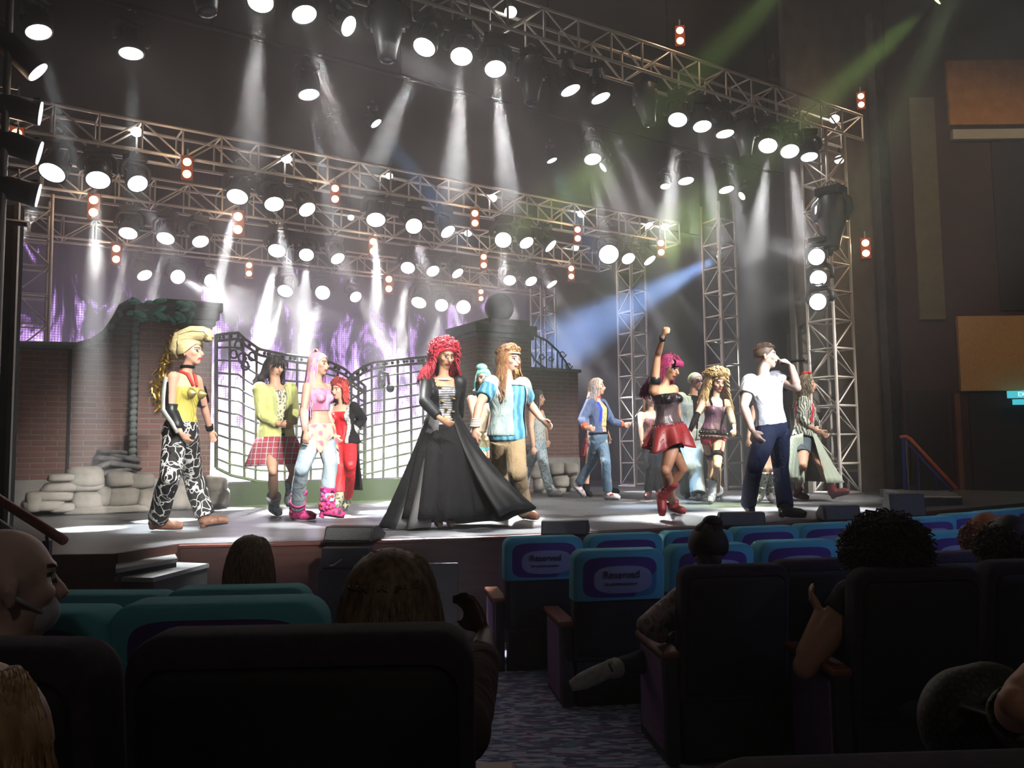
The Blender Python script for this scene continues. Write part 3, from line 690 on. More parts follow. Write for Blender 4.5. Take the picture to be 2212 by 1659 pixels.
# warm-white work bulbs clamped inside the trusses
for i, (px, py, V) in enumerate(((1103, 26, 8.5), (1803, 257, 8.5), (295, 285, 12.4), (619, 343, 12.4), (841, 380, 12.4), (1064, 428, 12.4), (1256, 462, 12.4), (1403, 488, 12.4), (1436, 490, 12.4), (758, 470, 14.7), (1011, 504, 14.7), (1243, 535, 14.7), (1813, 345, 8.5))):
    c = W(px, py, V); r = thing('work_light', ['in the front truss at the picture top', 'in the front truss corner above the right tower', 'at the left end of the second truss', 'in the second truss above the yellow jacket', 'in the second truss near its middle, small', 'in the second truss above the headband performer', 'in the second truss right of the third quarter', 'near the right end of the second truss, left one', 'near the right end of the second truss, right one', 'in the third truss left of the middle', 'in the third truss above the coat performer', 'in the third truss near its right end', 'inside the top of the right tower'][i], 'work light', c, None, 'small white lamps clamped inside the trusses')
    r['label'] = 'small white lamp '+r['label']
    q = MB(); rr = .065 if i not in (4, 9) else .05; q.ell((0, 0, 0), (rr*1.2, rr*1.2, rr), nu=12, nv=8); q.build('bulb', m_lens, r, True)
    q = MB(); q.tube((0, 0, rr*.8), (0, 0, rr*.8+.08), .03); q.tube((0, 0, rr*.8+.08), (0, .0, .2), .012); q.build('socket', m_head, r)
# two-lamp amber blinders
GBl = 'two lamp amber blinders on trusses and tower'
def blinder(px, py0, py1, V, label, lit=True):
    a, c = W(px, py0, V), W(px, py1, V); h = (a-c).length; mid = (a+c)/2
    key = (1.0)
    r = thing('amber_blinder', label, 'blinder light', mid, None, GBl)
    d = (CAM-mid); d.z *= .5; yaw = math.atan2(d.y, d.x)+math.pi/2; k = h/.19
    r.rotation_euler = (0, 0, yaw*.7+.0)
    if 'bl' not in MESH:
        q = MB(); q.box((-.085, 0, -.19), (.085, .1, .19)); MESH['bl'] = q.data('housing'); MESH['bl'].materials.append(mat('blinder_housing', (.1, .018, .006), .7, spec=.1))
        q = MB(); q.lathe([(0, .03), (.04, .026), (.06, .01), (.062, 0), (0, 0)], Matrix.Rotation(R(90), 4, 'X'), 18); MESH['bll'] = q.data('lens'); 
        q = MB(); q.tube((0, .05, .19), (0, .05, .32), .014); MESH['blb'] = q.data('bracket'); MESH['blb'].materials.append(m_steel)
    hs_ = ob('housing', MESH['bl'], r, scale=k)
    for z in (-.095, .095): reparent(ob('lamp_lens', MESH['bll'], r, (0, -.001, z*k), None, k, m_warm if lit else m_lensoff), hs_)
    ob('bracket', MESH['blb'], r, scale=k)
    if lit:
        ld = bpy.data.lights.new('blinder_light', 'POINT'); ld.energy = 9; ld.color = (1, .66, .42); ld.shadow_soft_size = .06; lo = bpy.data.objects.new('blinder_light', ld); COL.objects.link(lo); lo.parent = r; lo.location = (0, -.3, 0)
BLN = [(404, 350, 376, 12.0, 'on the second truss above the quiff performer'), (724, 407, 430, 12.0, 'on the second truss above the red clad performer'), (1026, 461, 482, 12.0, 'on the second truss over the headband performer'), (1248, 496, 515, 12.0, 'on the second truss above the distant tower'), (1428, 525, 545, 12.0, 'at the right end of the second truss'),
       (202, 432, 459, 14.4, 'on the third truss at the far left'), (514, 468, 496, 14.4, 'on the third truss under a bright lamp'), (806, 522, 543, 14.4, 'on the third truss under the middle streak'), (1045, 555, 573, 14.4, 'on the third truss above the stone ball'), (1234, 580, 597, 14.4, 'at the right end of the third truss'),
       (251, 537, 560, 17.3, 'on the rearmost truss at the far left'), (538, 573, 591, 17.3, 'on the rearmost truss above the yellow jacket'), (840, 603, 624, 17.3, 'on the rearmost truss before the flames'), (1039, 630, 645, 17.3, 'on the rearmost truss just above the stone ball'),
       (1469, 66, 88, 8.3, 'standing on top of the front truss'), (1860, 208, 226, 8.3, 'above the right end of the front truss'), (1870, 525, 547, 8.3, 'on the outer side of the right tower'), (36, 288, 317, 8.9, 'at the far left between dark spotlights')]
for px, a, c, V, lb in BLN: blinder(px, a, c, V, 'amber two lamp blinder '+lb)
blinder(1671, 139, 160, 8.3, 'unlit two lamp blinder standing on the front truss', False)
# dark profile spots at the left edge, on a left front boom
m_barrel = mat('spotlight_body', (.05, .04, .033), .55)
bm_ = wthing('lighting_boom', 'vertical steel boom pipe at the left picture edge', 'boom', P(-12, 1000, 7.0))
cyl_between('boom_pipe', Vector((P(-12, 900, 7).x, 7, SZ)), Vector((P(-12, 900, 7).x, 7, 6.5)), .03, m_steel, bm_, 8)
for i, (x0, y0, x1, y1) in enumerate(((2, 70, 75, 155), (5, 222, 80, 245), (5, 300, 78, 330), (5, 398, 75, 422))):
    a, c = P(x0-10, y0, 7.0), P(x1+6, y1, 7.14); d = (c-a).normalized(); r = wthing('spotlight', ['topmost, aiming steeply down', 'second from the top, aiming right', 'behind the amber blinder', 'lowest, above the black wing panel'][i], 'spotlight', a, 'dark spotlights on the left boom')
    r['label'] = 'dark cylindrical spotlight '+r['label']
    q = MB(); q.path([a, a+d*.1, a+d*.22, c], [.075, .1, .1, .11], 16); q.build('barrel', m_barrel, r, True)
    q = MB(); q.path([c-d*.01, c+d*.012], [.1, .1], 16); q.build('lens', m_lensc, r)
    q = MB(); n_ = Vector((0, 0, 1)); q.path([a+d*.15+n_*.1, a+d*.15+n_*.17, a+n_*.17-Vector((.1, 0, 0))], .014, 6); q.build('bracket', m_steel, r)
    q = MB(); pe = c; q.box((c.x-.05, c.y-.02, c.z+.09), (c.x+.01, c.y+.02, c.z+.13)); q.build('barn_clip', m_barrel, r)
# black wing panel at the far left
pw = G(33, 1098); r = wthing('wing_panel', 'tall black wing panel at the left edge below the spotlights', 'panel', P(-40, 1100, 7.6))
q = MB(); a = P(-130, 440, 7.6); c = P(38, 440, 7.6); q.box((a.x, 7.6, SZ), (c.x, 7.72, c.z)); q.build('panel_board', mat('wing_black', (.03, .03, .032), .8), r, bevel=.01)
q = MB(); q.box((c.x-.01, 7.57, SZ), (c.x+.03, 7.6, c.z)); q.build('edge_batten', m_steel, r)
o = wthing('boom_arm', 'grey horizontal pipe stub across the black wing panel', 'pipe', P(0, 478, 7.5)); q = MB(); q.tube(P(-60, 470, 7.45), P(62, 484, 7.45), .028, n=10); q.build('pipe', m_steel, o)
# black loudspeaker hanging beside the right tower
c = W(1757, 810, 9.6); r = thing('loudspeaker', 'tall black loudspeaker standing behind the zebra shirt performer', 'loudspeaker', S(c.dot(SU), 9.5, SZ), SROT)
q = MB(); q.box((-.3, 0, 0), (.3, .4, 1.45)); q.build('stand_case', m_blk2, r, bevel=.01); q = MB(); q.box((-.3, -.02, 1.47), (.3, .42, 2.75)); q.build('speaker_cabinet', m_blk2, r, bevel=.02)
q = MB(); q.box((-.27, -.035, 1.5), (.27, -.022, 2.72)); q.build('grille', m_grey, r)

# ------------------------------------------------------------------ coloured beams over the house
m_lg = mat('lens_green', (.6, 1, .3), .3, emit=(.75, 1, .2), es=8)
GR = (.6, 1, .22)
ga = lamp(2022, -4, (9.0,), Vector(P(1560, 420, 10.5)-P(2022, -4, 9.0)), 'green lit lamp at the top right corner of the picture', 'green house lamps', 15000, 15, GR, .17, lens=m_lg, name='beam_lamp')
gb = lamp(1815, -150, (8.0,), Vector(P(1330, 330, 9.5)-P(1815, -150, 8.0)), 'green lamp above the picture top', 'green house lamps', 13000, 13, GR, .17, lens=m_lg, name='beam_lamp')
gc = lamp(2110, -120, (8.0,), Vector(P(1800, 560, 9.5)-P(2110, -120, 8.0)), 'pale green lamp beyond the top right corner', 'green house lamps', 8000, 14, (.7, .9, .45), .17, lens=m_lg, name='beam_lamp')
bb = lamp(1551, 556, (16.6,), Vector(P(1265, 715, 17.0)-P(1551, 556, 16.6)), 'blue beam lamp clamped beside the tall tower', 'blue side lamp', 42000, 24, (.3, .5, 1), .1, lens=m_lb, name='beam_lamp')

# ------------------------------------------------------------------ front-of-house light (balcony rail behind the seats)
def foh(px_t, py_t, V_or_g, U, Vv, z, power, angle, col=(1, .96, .9), label=''):
    src = S(U, Vv, z); r = thing('followspot', label, 'stage light', src, None, 'front of house lamps'); tgt = V_or_g
    d = (tgt-src).normalized(); quat = Vector((0, 0, -1)).rotation_difference(d)
    ob('head', LM['phead'], r, (0, 0, 0), quat); ob('lens', LM['lens'], r, d*.01, quat, .6, m_lens); s_ = spot('lamp_light', src+d*.1, tgt, power, angle, col, .5, r, .15)
# ------------------------------------------------------------------ people
VOX = .0095
def V3(*a): return Vector(a)
UPZ = V3(0, 0, 1)
def skin(name, c1, c2=None): return mnoise('skin_'+name, c1, c2 or tuple(x*.86 for x in c1), 6, .5, bump=0)
SK = {'fair': skin('fair', (.72, .42, .3)), 'tan': skin('tan', (.55, .29, .17)), 'mid': skin('mid', (.62, .35, .23)), 'dark': skin('dark', (.09, .04, .025)), 'pale': skin('pale', (.8, .55, .44)), 'aud': skin('aud', (.42, .25, .17))}
m_lip = mat('lips', (.45, .05, .06), .4); m_eye = mat('eye_makeup', (.05, .03, .03), .4); m_white = mat('eye_white', (.75, .72, .7), .3); m_mouth = mat('mouth_inside', (.1, .01, .01), .6)
MW = [(-.2, .07, .055, 0), (-.12, .15, .105, -.008), (0, .176, .125, -.012), (.14, .165, .112, -.005), (.32, .128, .088, .0), (.45, .122, .088, .005), (.6, .138, .1, .012), (.74, .155, .108, .012), (.86, .165, .09, .0), (.95, .13, .072, -.008), (1.0, .075, .06, -.01)]
MM = [(-.2, .07, .06, 0), (-.12, .145, .105, -.005), (0, .168, .122, -.008), (.14, .162, .112, 0), (.32, .15, .1, .005), (.45, .155, .105, .008), (.6, .172, .115, .01), (.74, .188, .12, .01), (.86, .195, .102, .0), (.95, .15, .08, -.01), (1.0, .08, .065, -.012)]
class Fig:
    pass
def ik(parent, px, py, L, sgn):
    """point on the pixel ray at distance L from parent; sgn -1 nearer, +1 further"""
    d = ray(px, py).normalized(); oc = CAM-parent; b = oc.dot(d); c = oc.dot(oc)-L*L; disc = b*b-c
    if disc < 0: return CAM + d*(-b)
    t_ = -b + (math.sqrt(disc) if sgn > 0 else -math.sqrt(disc))
    return CAM + d*t_
def person(label, J, H=1.75, sex='w', skn='fair', yaw=0, head=(0, 0), face=True, group=None, build_=1.0, curl=(.6, .6), lean=0, vox=VOX, cat='person', smile=0, hips_yaw=None, spread=1.0, feet=True, headr=1.0, armk=1, legsex=None, curlpose=None):
    """J: pv (pelvis px,py,Y), nk (px,py[,dz]), hd (px,py), e/w/h for L,R (elbow, wrist, hand tip), k/a/t for L,R (knee, ankle, toe)"""
    s = H/1.75; f = Fig(); f.s = s; f.armk = armk; f.sex = sex
    pv = P(*J['pv']); Y0 = J['pv'][2]
    f.fw = V3(math.sin(R(yaw)), -math.cos(R(yaw)), 0); f.lt = V3(math.cos(R(yaw)), math.sin(R(yaw)), 0)
    hy = yaw if hips_yaw is None else hips_yaw
    f.hfw = V3(math.sin(R(hy)), -math.cos(R(hy)), 0); f.hlt = V3(math.cos(R(hy)), math.sin(R(hy)), 0)
    nk = P(J['nk'][0], J['nk'][1], Y0+(J['nk'][2] if len(J['nk']) > 2 else 0))
    hd = P(J['hd'][0], J['hd'][1], nk.y+(J['hd'][2] if len(J['hd']) > 2 else -.01)); v = hd-nk; f.hd = hd
    if v.length > .19*s: nk = hd-v.normalized()*.19*s
    elif v.length < .16*s: f.hd = nk+v.normalized()*.16*s
    f.pv, f.nk = pv, nk
    f.sp = (nk-pv).normalized()
    sw = (.16 if sex == 'w' else .178)*s*build_
    f.sh = {k: nk - f.sp*.055*s + (f.lt - f.sp*f.lt.dot(f.sp)).normalized()*sw*(1 if k == 'L' else -1) for k in 'LR'}
    f.hp = {k: pv - f.sp*.05*s + f.hlt*.085*s*(1 if k == 'L' else -1) for k in 'LR'}
    f.el, f.wr, f.ha, f.kn, f.an, f.to = {}, {}, {}, {}, {}, {}
    for k in 'LR':
        if 'e'+k in J:
            e = J['e'+k]; f.el[k] = ik(f.sh[k], e[0], e[1], .285*s, e[2])
            w_ = J['w'+k]; f.wr[k] = P(w_[0], w_[1], Y0+w_[2][0]) if isinstance(w_[2], tuple) else ik(f.el[k], w_[0], w_[1], .255*s, w_[2])
            h = J.get('h'+k)
            if h and len(h) > 2 and isinstance(h[2], tuple): f.ha[k] = P(h[0], h[1], Y0+h[2][0])
            elif h: f.ha[k] = ik(f.wr[k], h[0], h[1], .1*s, h[2] if len(h) > 2 else -1)
            else: f.ha[k] = f.wr[k]+(f.wr[k]-f.el[k]).normalized()*.1*s
        if 'k'+k in J:
            kk = J['k'+k]; f.kn[k] = ik(f.hp[k], kk[0], kk[1], .43*s, kk[2])
            a = J['a'+k]
            if a[2] == 'g': f.an[k] = G(a[0], a[1], SZ+.085*s)
            else: f.an[k] = ik(f.kn[k], a[0], a[1], .41*s, a[2])
            t_ = J.get('t'+k)
            if Y0 > 6.8 and f.an[k].z < SZ+.085*s: f.an[k].z = SZ+.085*s
            f.to[k] = ik(f.an[k], t_[0], t_[1], .19*s, t_[2] if len(t_) > 2 else -1) if t_ else f.an[k]+(f.hfw*.17-UPZ*.06)*s
            if Y0 > 6.8 and f.to[k].z < SZ+.035*s: f.to[k].z = SZ+.035*s
    # head
    hyaw, hpit = head
    a = R(yaw+hyaw); f.hf = V3(math.sin(a)*math.cos(R(hpit)), -math.cos(a)*math.cos(R(hpit)), math.sin(R(hpit))); f.hl = V3(math.cos(a), math.sin(a), 0); f.hu = f.hf.cross(f.hl)*-1
    if f.hu.z < 0: f.hu = -f.hu
    f.HM = Matrix((f.hl, f.hf, f.hu)).transposed()    # local (left, front, up)
    base = V3(pv.x, pv.y, SZ if Y0 > 6.8 else zf(Y0))
    root = thing('person', label, cat, base, None, group); root['_o'] = list(base); f.root = root
    # body
    q = MB(); f.prof = MW if sex == 'w' else MM
    torso(f, q, 0, -.2, 1.0)
    hs = s*headr*1.04; f.hs = hs
    c = f.hd; H3 = f.HM
    def hp(x, y, z): return c + H3 @ V3(x*hs, y*hs, z*hs)
    f.hpt = hp
    q.path([nk-f.sp*.06*s, nk+(f.hd-nk)*.35, c-f.hu*.06*hs-f.hf*.01], [.066*s if sex == 'm' else .058*s, .057*s if sex == 'm' else .047*s, .055*s], 14)
    q.ell(hp(0, -.012, .03), (.077*hs, .095*hs, .088*hs), H3, 20, 14)
    q.ell(hp(0, .012, -.028), (.062*hs, .074*hs, .078*hs), H3, 18, 12)
    q.ell(hp(0, .045, -.085), (.032*hs, .035*hs, .026*hs), H3, 12, 8)      # chin
    q.path([hp(0, .078, .022), hp(0, .094, .0), hp(0, .108, -.022), hp(0, .088, -.034)], [.009*hs, .012*hs, .017*hs, .012*hs], 8)  # nose
    q.path([hp(-.042, .072, .035), hp(0, .086, .037), hp(.042, .072, .035)], .010*hs, 8)   # brow
    q.path([hp(-.02, .082, -.058), hp(0, .09, -.056), hp(.02, .082, -.058)], .010*hs, 8)    # lips
    for sx in (-1, 1):
        q.ell(hp(sx*.045, .05, -.012), (.022*hs, .03*hs, .022*hs), H3, 10, 7)
        q.path([hp(sx*.078, -.015, .02), hp(sx*.09, -.025, .008), hp(sx*.084, -.018, -.03)], [.012*hs, .013*hs, .01*hs], 7)
    for k in 'LR':
        if k in f.el: arm(f, q, k, 0)
        if k in f.kn: leg(f, q, k, 0, feet)
    for k in 'LR':
        if k in f.wr: hand(f, q, k, curl[0 if k == 'L' else 1], curlpose)
    eyes = [hp(sx*.031, .083, .012) for sx in (-1, 1)]; lips = hp(0, .09, -.057)
    def paint(p, n):
        for e in eyes:
            d = p-e
            if abs(d.dot(f.hl)) < .019*hs and abs(d.dot(f.hu)) < .011*hs and d.dot(f.hf) > -.04: return 2 if abs(d.dot(f.hl)) > .008 and abs(d.dot(f.hu)) < .006 else 3
            if abs(d.dot(f.hl)) < .022*hs and abs(d.dot(f.hu)-.026*hs) < .0045*hs and d.dot(f.hf) > -.04: return 3
        d = p-lips
        if abs(d.dot(f.hl)) < .026*hs and abs(d.dot(f.hu)) < .012*hs and d.dot(f.hf) > -.03: return 4 if (smile and abs(d.dot(f.hu)) < .005) else 1
        return 0
    f.body = q.build('body', [SK[skn], m_lip if sex == 'w' else mat('lips_m', (.4, .16, .13), .5), m_white, m_eye, m_mouth], root, True, remesh=vox, sm_it=3, paint=paint if face else None)
    f.vox = vox; f.J = J
    return f
def tfr(f, t):
    p = f.pv+(f.nk-f.pv)*t; k = min(max(t, 0), 1); l = (f.hlt*(1-k)+f.lt*k); l = (l-f.sp*l.dot(f.sp)).normalized(); d = l.cross(f.sp)*1
    fw = (f.hfw*(1-k)+f.fw*k)
    if d.dot(fw) < 0: d = -d
    return p, l, d
def torso(f, q, off, t0, t1, prof=None, n=22, extra=None, cap=True, mi=0):
    pr = prof or f.prof; rs = []; L = (f.nk-f.pv).length; L = min(max(L, .4), .6)
    ts = [t0]+[p[0] for p in pr if t0 < p[0] < t1]+[t1]
    for t_ in ts:
        for a, b in zip(pr, pr[1:]):
            if a[0] <= t_ <= b[0]+1e-9:
                k = (t_-a[0])/(b[0]-a[0]); w, dp, fo = (a[i]+(b[i]-a[i])*k for i in (1, 2, 3)); break
        else: w, dp, fo = pr[0][1:] if t_ < pr[0][0] else pr[-1][1:]
        e = off(t_) if callable(off) else off
        p, l, d = tfr(f, t_); w = w*f.s+e; dp = dp*f.s+e
        rs.append([p+d*fo*f.s + l*w*math.cos(2*math.pi*j/n)*1 + d*dp*math.sin(2*math.pi*j/n) for j in range(n)])
    if cap:
        a = rs[0]; c0 = sum(a, V3(0, 0, 0))/n; rs.insert(0, [c0+(x-c0)*.5-f.sp*.012 for x in a])
    q.rings(rs, True, mi)
    if f.sex == 'w' and t0 < .6 < t1:   # bust
        for sx in (-1, 1):
            p, l, d = tfr(f, .66); q.ell(p+l*sx*.07*f.s+d*(.085*f.s+(off if not callable(off) else off(.66))*.6), .053*f.s+(off if not callable(off) else off(.66))*.6, None, 14, 10)
def arm(f, q, k, off, r0=0, r1=1):
    s = f.s*(1.12 if f.sex == 'm' else .94)*getattr(f, 'armk', 1); S0, E, W_ = f.sh[k], f.el[k], f.wr[k]
    pts = [(S0-(S0-f.nk)*.25, .05), (S0, .058), (S0.lerp(E, .3), .05), (S0.lerp(E, .65), .045), (E, .038), (E.lerp(W_, .25), .041), (E.lerp(W_, .6), .034), (W_, .026)]
    pl = [0, .0, .17, .36, .5, .6, .8, 1.0]
    def rad_(t_):
        for i in range(1, len(pl)-1):
            if pl[i] <= t_ <= pl[i+1]: k = (t_-pl[i])/(pl[i+1]-pl[i]); return pts[i][1]*(1-k)+pts[i+1][1]*k
        return pts[-1][1]
    def at(t_): return S0.lerp(E, t_*2) if t_ <= .5 else E.lerp(W_, t_*2-1)
    ts = sorted(set([r0, r1]+[t_ for t_ in pl[1:] if r0 < t_ < r1]))
    P_ = [at(t_) for t_ in ts]; R_ = [rad_(t_)*s+off for t_ in ts]
    if r0 <= 0: P_.insert(0, pts[0][0]); R_.insert(0, .05*s+off)
    q.path(P_, R_, 12)
    if r0 <= .5 <= r1: q.ell(E, .039*s+off, None, 10, 7)
    if r0 <= 0: q.ell(S0, .057*s+off, None, 12, 8)
def leg(f, q, k, off, feet=True, r0=0, r1=1, rad=None):
    s = f.s*(1.0 if f.sex == 'm' else .97); Hp, K, A = f.hp[k], f.kn[k], f.an[k]; d = (A-K).normalized()
    back = -f.hfw
    pts = [(Hp+f.sp*.02, .088, 0), (Hp.lerp(K, .25), .085, .125), (Hp.lerp(K, .6), .068, .3), (K, .052, .5), (K.lerp(A, .15)+back*.006, .052, .575), (K.lerp(A, .35)+back*.012, .056, .675), (K.lerp(A, .7), .042, .85), (A, .034, 1.0)]
    if rad: pts = [(p, rad(t_), t_) for p, r, t_ in pts]
    def rad_(t_):
        for i in range(len(pts)-1):
            if pts[i][2] <= t_ <= pts[i+1][2]: k = (t_-pts[i][2])/(pts[i+1][2]-pts[i][2]); return pts[i][1]*(1-k)+pts[i+1][1]*k
        return pts[-1][1]
    def at(t_): return Hp.lerp(K, t_*2) if t_ <= .5 else K.lerp(A, t_*2-1)
    ts = sorted(set([r0, r1]+[t_ for _, _, t_ in pts if r0 < t_ < r1]))
    P_ = [at(t_) + (back*.01 if .6 < t_ < .8 else V3(0, 0, 0)) for t_ in ts]; R_ = [rad_(t_)*s+off for t_ in ts]
    if r0 <= 0: P_[0] = Hp+f.sp*.02
    q.path(P_, R_, 14)
    if r0 <= .5 <= r1: q.ell(K, (rad(.5) if rad else .053)*s+off, None, 12, 8)
    if feet and r1 >= 1:
        T = f.to[k]; fd = (T-A).normalized()
        dn = (UPZ*-1 - fd*(-fd.z)); heel = A + (A-K).normalized()*.05*s - fd*.02*s
        q.path([heel-fd*.03*s, A.lerp(T, .25)+(A-K).normalized()*.03*s, A.lerp(T, .8), T+fd*.01], [.036*s+off, .042*s+off, .038*s+off, .024*s+off], 12)
def hand(f, q, k, curl=.6, pose=None):
    s = f.s*(1.06 if f.sex == 'm' else .96); Wr, T, E = f.wr[k], f.ha[k], f.el[k]
    d = (T-Wr).normalized()
    side = 1 if k == 'L' else -1
    # palm normal: towards the thigh/body
    tow = (f.pv.lerp(f.nk, .5)-Wr); n_ = tow-d*tow.dot(d)
    if n_.length < .02: n_ = f.fw-d*f.fw.dot(d)
    n_.normalize(); w_ = d.cross(n_).normalized()   # across the palm
    if w_.dot(f.fw) < 0: w_ = -w_                     # thumb side faces forward
    c = Wr+d*.045*s
    q.path([Wr-d*.01, Wr+d*.02*s, Wr+d*.05*s, Wr+d*.085*s], [.024*s, .028*s, .036*s, .036*s], 12, flat=1.0 if False else .55, up=n_)
    ln = [.068, .078, .073, .058]
    for i in range(4):
        o = (1.5-i)*.019*s; b = Wr+d*.085*s+w_*o; a = curl*1.35; L = ln[i]*s
        p1 = b+(d*math.cos(a*.45)+n_*math.sin(a*.45))*L*.42; p2 = p1+(d*math.cos(a*1.25)+n_*math.sin(a*1.25))*L*.32; p3 = p2+(d*math.cos(a*1.9)+n_*math.sin(a*1.9))*L*.26
        q.path([b-d*.02*s, b, p1, p2, p3], [.0095*s, .0098*s, .0092*s, .0086*s, .0078*s], 8)
    b = Wr+d*.03*s+w_*.026*s; p1 = b+(w_*.6+d*.6+n_*.3).normalized()*.036*s; p2 = p1+(w_*(.4-curl*.5)+d*.8+n_*.4*curl).normalized()*.032*s
    q.path([b-w_*.01, b, p1, p2], [.012*s, .0125*s, .011*s, .0095*s], 8)
# ---- clothing
def wrinkle(ms, d_=.012, sc_=9):
    for m in (ms if isinstance(ms, (list, tuple)) else [ms]):
        if m.get('wr'): continue
        m['wr'] = 1; t_ = NT(m)
        if t_.b.inputs['Normal'].is_linked: continue
        v_ = t_.coord('Object', (1, 1, .55)); n_ = t_.n('TexNoise', Scale=sc_, Detail=3, Distortion=1.2); t_.l(v_, n_.inputs['Vector']); t_.bump(n_.outputs[0], d_*2.2, .9)
def paintT(f, fn):
    def g(p, n):
        r = p-f.pv; L = (f.nk-f.pv).length; t_ = r.dot(f.sp)/L; q_, l, d = tfr(f, min(max(t_, -.2), 1)); r2 = p-(f.pv+f.sp*t_*L)
        return fn(t_, r2.dot(l), r2.dot(d), p)
    return g
def top(f, name, m, off=.012, t0=-.02, t1=.93, sleeves=.3, soff=None, paint=None, cut=None, label=None, vox=None, it=3, extra=None, arms='LR', flare=0, cuff=0):
    wrinkle(m); q = MB(); o = (lambda t_: off+flare*max(0, .35-t_)) if flare else off
    torso(f, q, o, t0, t1)
    if sleeves:
        for k in arms:
            if k in f.el:
                arm(f, q, k, soff if soff is not None else off, 0, sleeves)
    if extra: extra(q)
    ob_ = q.build(name, m, f.root, True, remesh=vox or f.vox*1.15, sm_it=it, paint=paintT(f, paint) if paint else None, cut=(lambda p: paintT(f, cut)(p, None)) if cut else None)
    if label: ob_['label'] = label
    return ob_
def pants(f, name, m, off=.012, r1=.97, rad=None, waist=.2, paint=None, label=None, legs='LR', vox=None, hemflare=0, r0=0):
    wrinkle(m); q = MB(); torso(f, q, off, -.2, waist)
    for k in legs:
        if k in f.kn:
            leg(f, q, k, off, False, r0, r1, rad)
    ob_ = q.build(name, m, f.root, True, remesh=vox or f.vox*1.15, sm_it=3, paint=paint)
    if label: ob_['label'] = label
    return ob_
def sleeve(f, name, m, k, r0, r1, off=.008, label=None):
    q = MB(); arm(f, q, k, off, r0, r1) if r0 > 0 or True else None
    o = q.build(name, m, f.root, True)
    if label: o['label'] = label
    return o
def legband(f, name, m, k, r0, r1, off=.006, label=None, rad=None):
    q = MB(); leg(f, q, k, off, False, r0, r1, rad); o = q.build(name, m, f.root, True)
    if label: o['label'] = label
    return o
def shoe(f, m, k, h=.12, off=.012, heel=.02, name='boot', sole=None, label=None, point=0, cuff=0):
    s = f.s; A, K, T = f.an[k], f.kn[k], f.to[k]; fd = (T-A).normalized(); up = (K-A).normalized()
    q = MB(); top_ = A+up*h; r = .042*s+off
    q.path([top_, A+up*h*.5, A-up*.0], [r+.006+cuff, r, r+.004], 14)
    heelp = A-up*.045*s-fd*.025*s
    q.path([A+up*.01-fd*.02, heelp], [r, .038*s+off], 12)
    q.path([heelp-fd*.01*s, A.lerp(T, .3)-up*.02*s, A.lerp(T, .75)+UPZ*.0, T+fd*(.015+point)], [.04*s+off*.6, .044*s+off*.6, .042*s+off*.5, (.03-point*.3)*s], 14)
    n_ = fd.cross(up).normalized(); dn = n_.cross(fd).normalized(); dn = dn if dn.dot(up) < 0 else -dn
    if heel > .012: q.path([heelp-fd*.005, heelp+dn*(.03*s+heel)], [.034*s, .03*s], 10)
    sl = sole or mat('sole_dark', (.03, .025, .02), .7)
    zt = (A.lerp(T, .5)-f.root.location).dot(dn); off_ = f.root.location
    o = q.build(name, [m, sl], f.root, True, remesh=.008, sm_it=2, paint=lambda p, n: 1 if n.dot(dn) > .55 and (p-A).dot(dn) > .02 else 0)
    if label: o['label'] = label
    return o
def lowest(f):
    dg = bpy.context.evaluated_depsgraph_get(); z = 9
    for c in f.root.children:
        if c.type == 'MESH': 
            for v in c.data.vertices: z = min(z, v.co.z)
    return z
def ground(f, z=None):
    """stand the finished figure on its floor"""
    lo = lowest(f)+f.root.location.z; tz = SZ if z is None else z
    f.root.location.z += tz+.003-lo
def skirt(f, name, m, t0, drop, flare, pleats=14, amp=.02, off=.015, n=96, jag=0, dir_=None, dirlen=0, label=None, open_=None, rings=9, m2=None, thick=.006):
    """from torso height t0 down by drop metres, flaring outwards"""
    p, l, d = tfr(f, t0)
    for a, b in zip(f.prof, f.prof[1:]):
        if a[0] <= t0 <= b[0]: k = (t0-a[0])/(b[0]-a[0]); w = a[1]+(b[1]-a[1])*k; dp = a[2]+(b[2]-a[2])*k
    rs = []; rn = random.Random(5)
    lens = [drop*(1-jag*rn.random()) for _ in range(n)]
    if jag: lens = [drop*(1-jag*.5*(1+math.sin(i*2*math.pi/n*pleats*.5+1))*.9) for i in range(n)]
    for i in range(rings+1):
        v = i/rings; ring = []
        for j in range(n):
            a = 2*math.pi*j/n
            fl = flare*(v**.8)
            rr = 1+amp*v*math.sin(a*pleats)/max(.05, (w*f.s+fl))
            x = (w*f.s+off+fl)*math.cos(a)*rr; y = (dp*f.s+off+fl)*math.sin(a)*rr
            q_ = p + l*x + d*y - UPZ*(lens[j]*v)
            if dir_ is not None:
                k = max(0, (l*math.cos(a)+d*math.sin(a)).dot(dir_)); q_ = q_ + dir_*(dirlen*v**1.3*k**1.2)
            ring.append(q_)
        rs.append(ring)
    q = MB(); N = n; vs = [x for r in rs for x in r]; fs = []
    for i in range(rings):
        for j in range(n):
            k = (j+1) % n
            if open_ and open_(2*math.pi*j/n, i/rings): continue
            fs.append((i*n+j, (i+1)*n+j, (i+1)*n+k, i*n+k))
    q.add(vs, fs); o = q.build(name, m, f.root, True); md = o.modifiers.new('thickness', 'SOLIDIFY'); md.thickness = thick
    if label: o['label'] = label
    return o
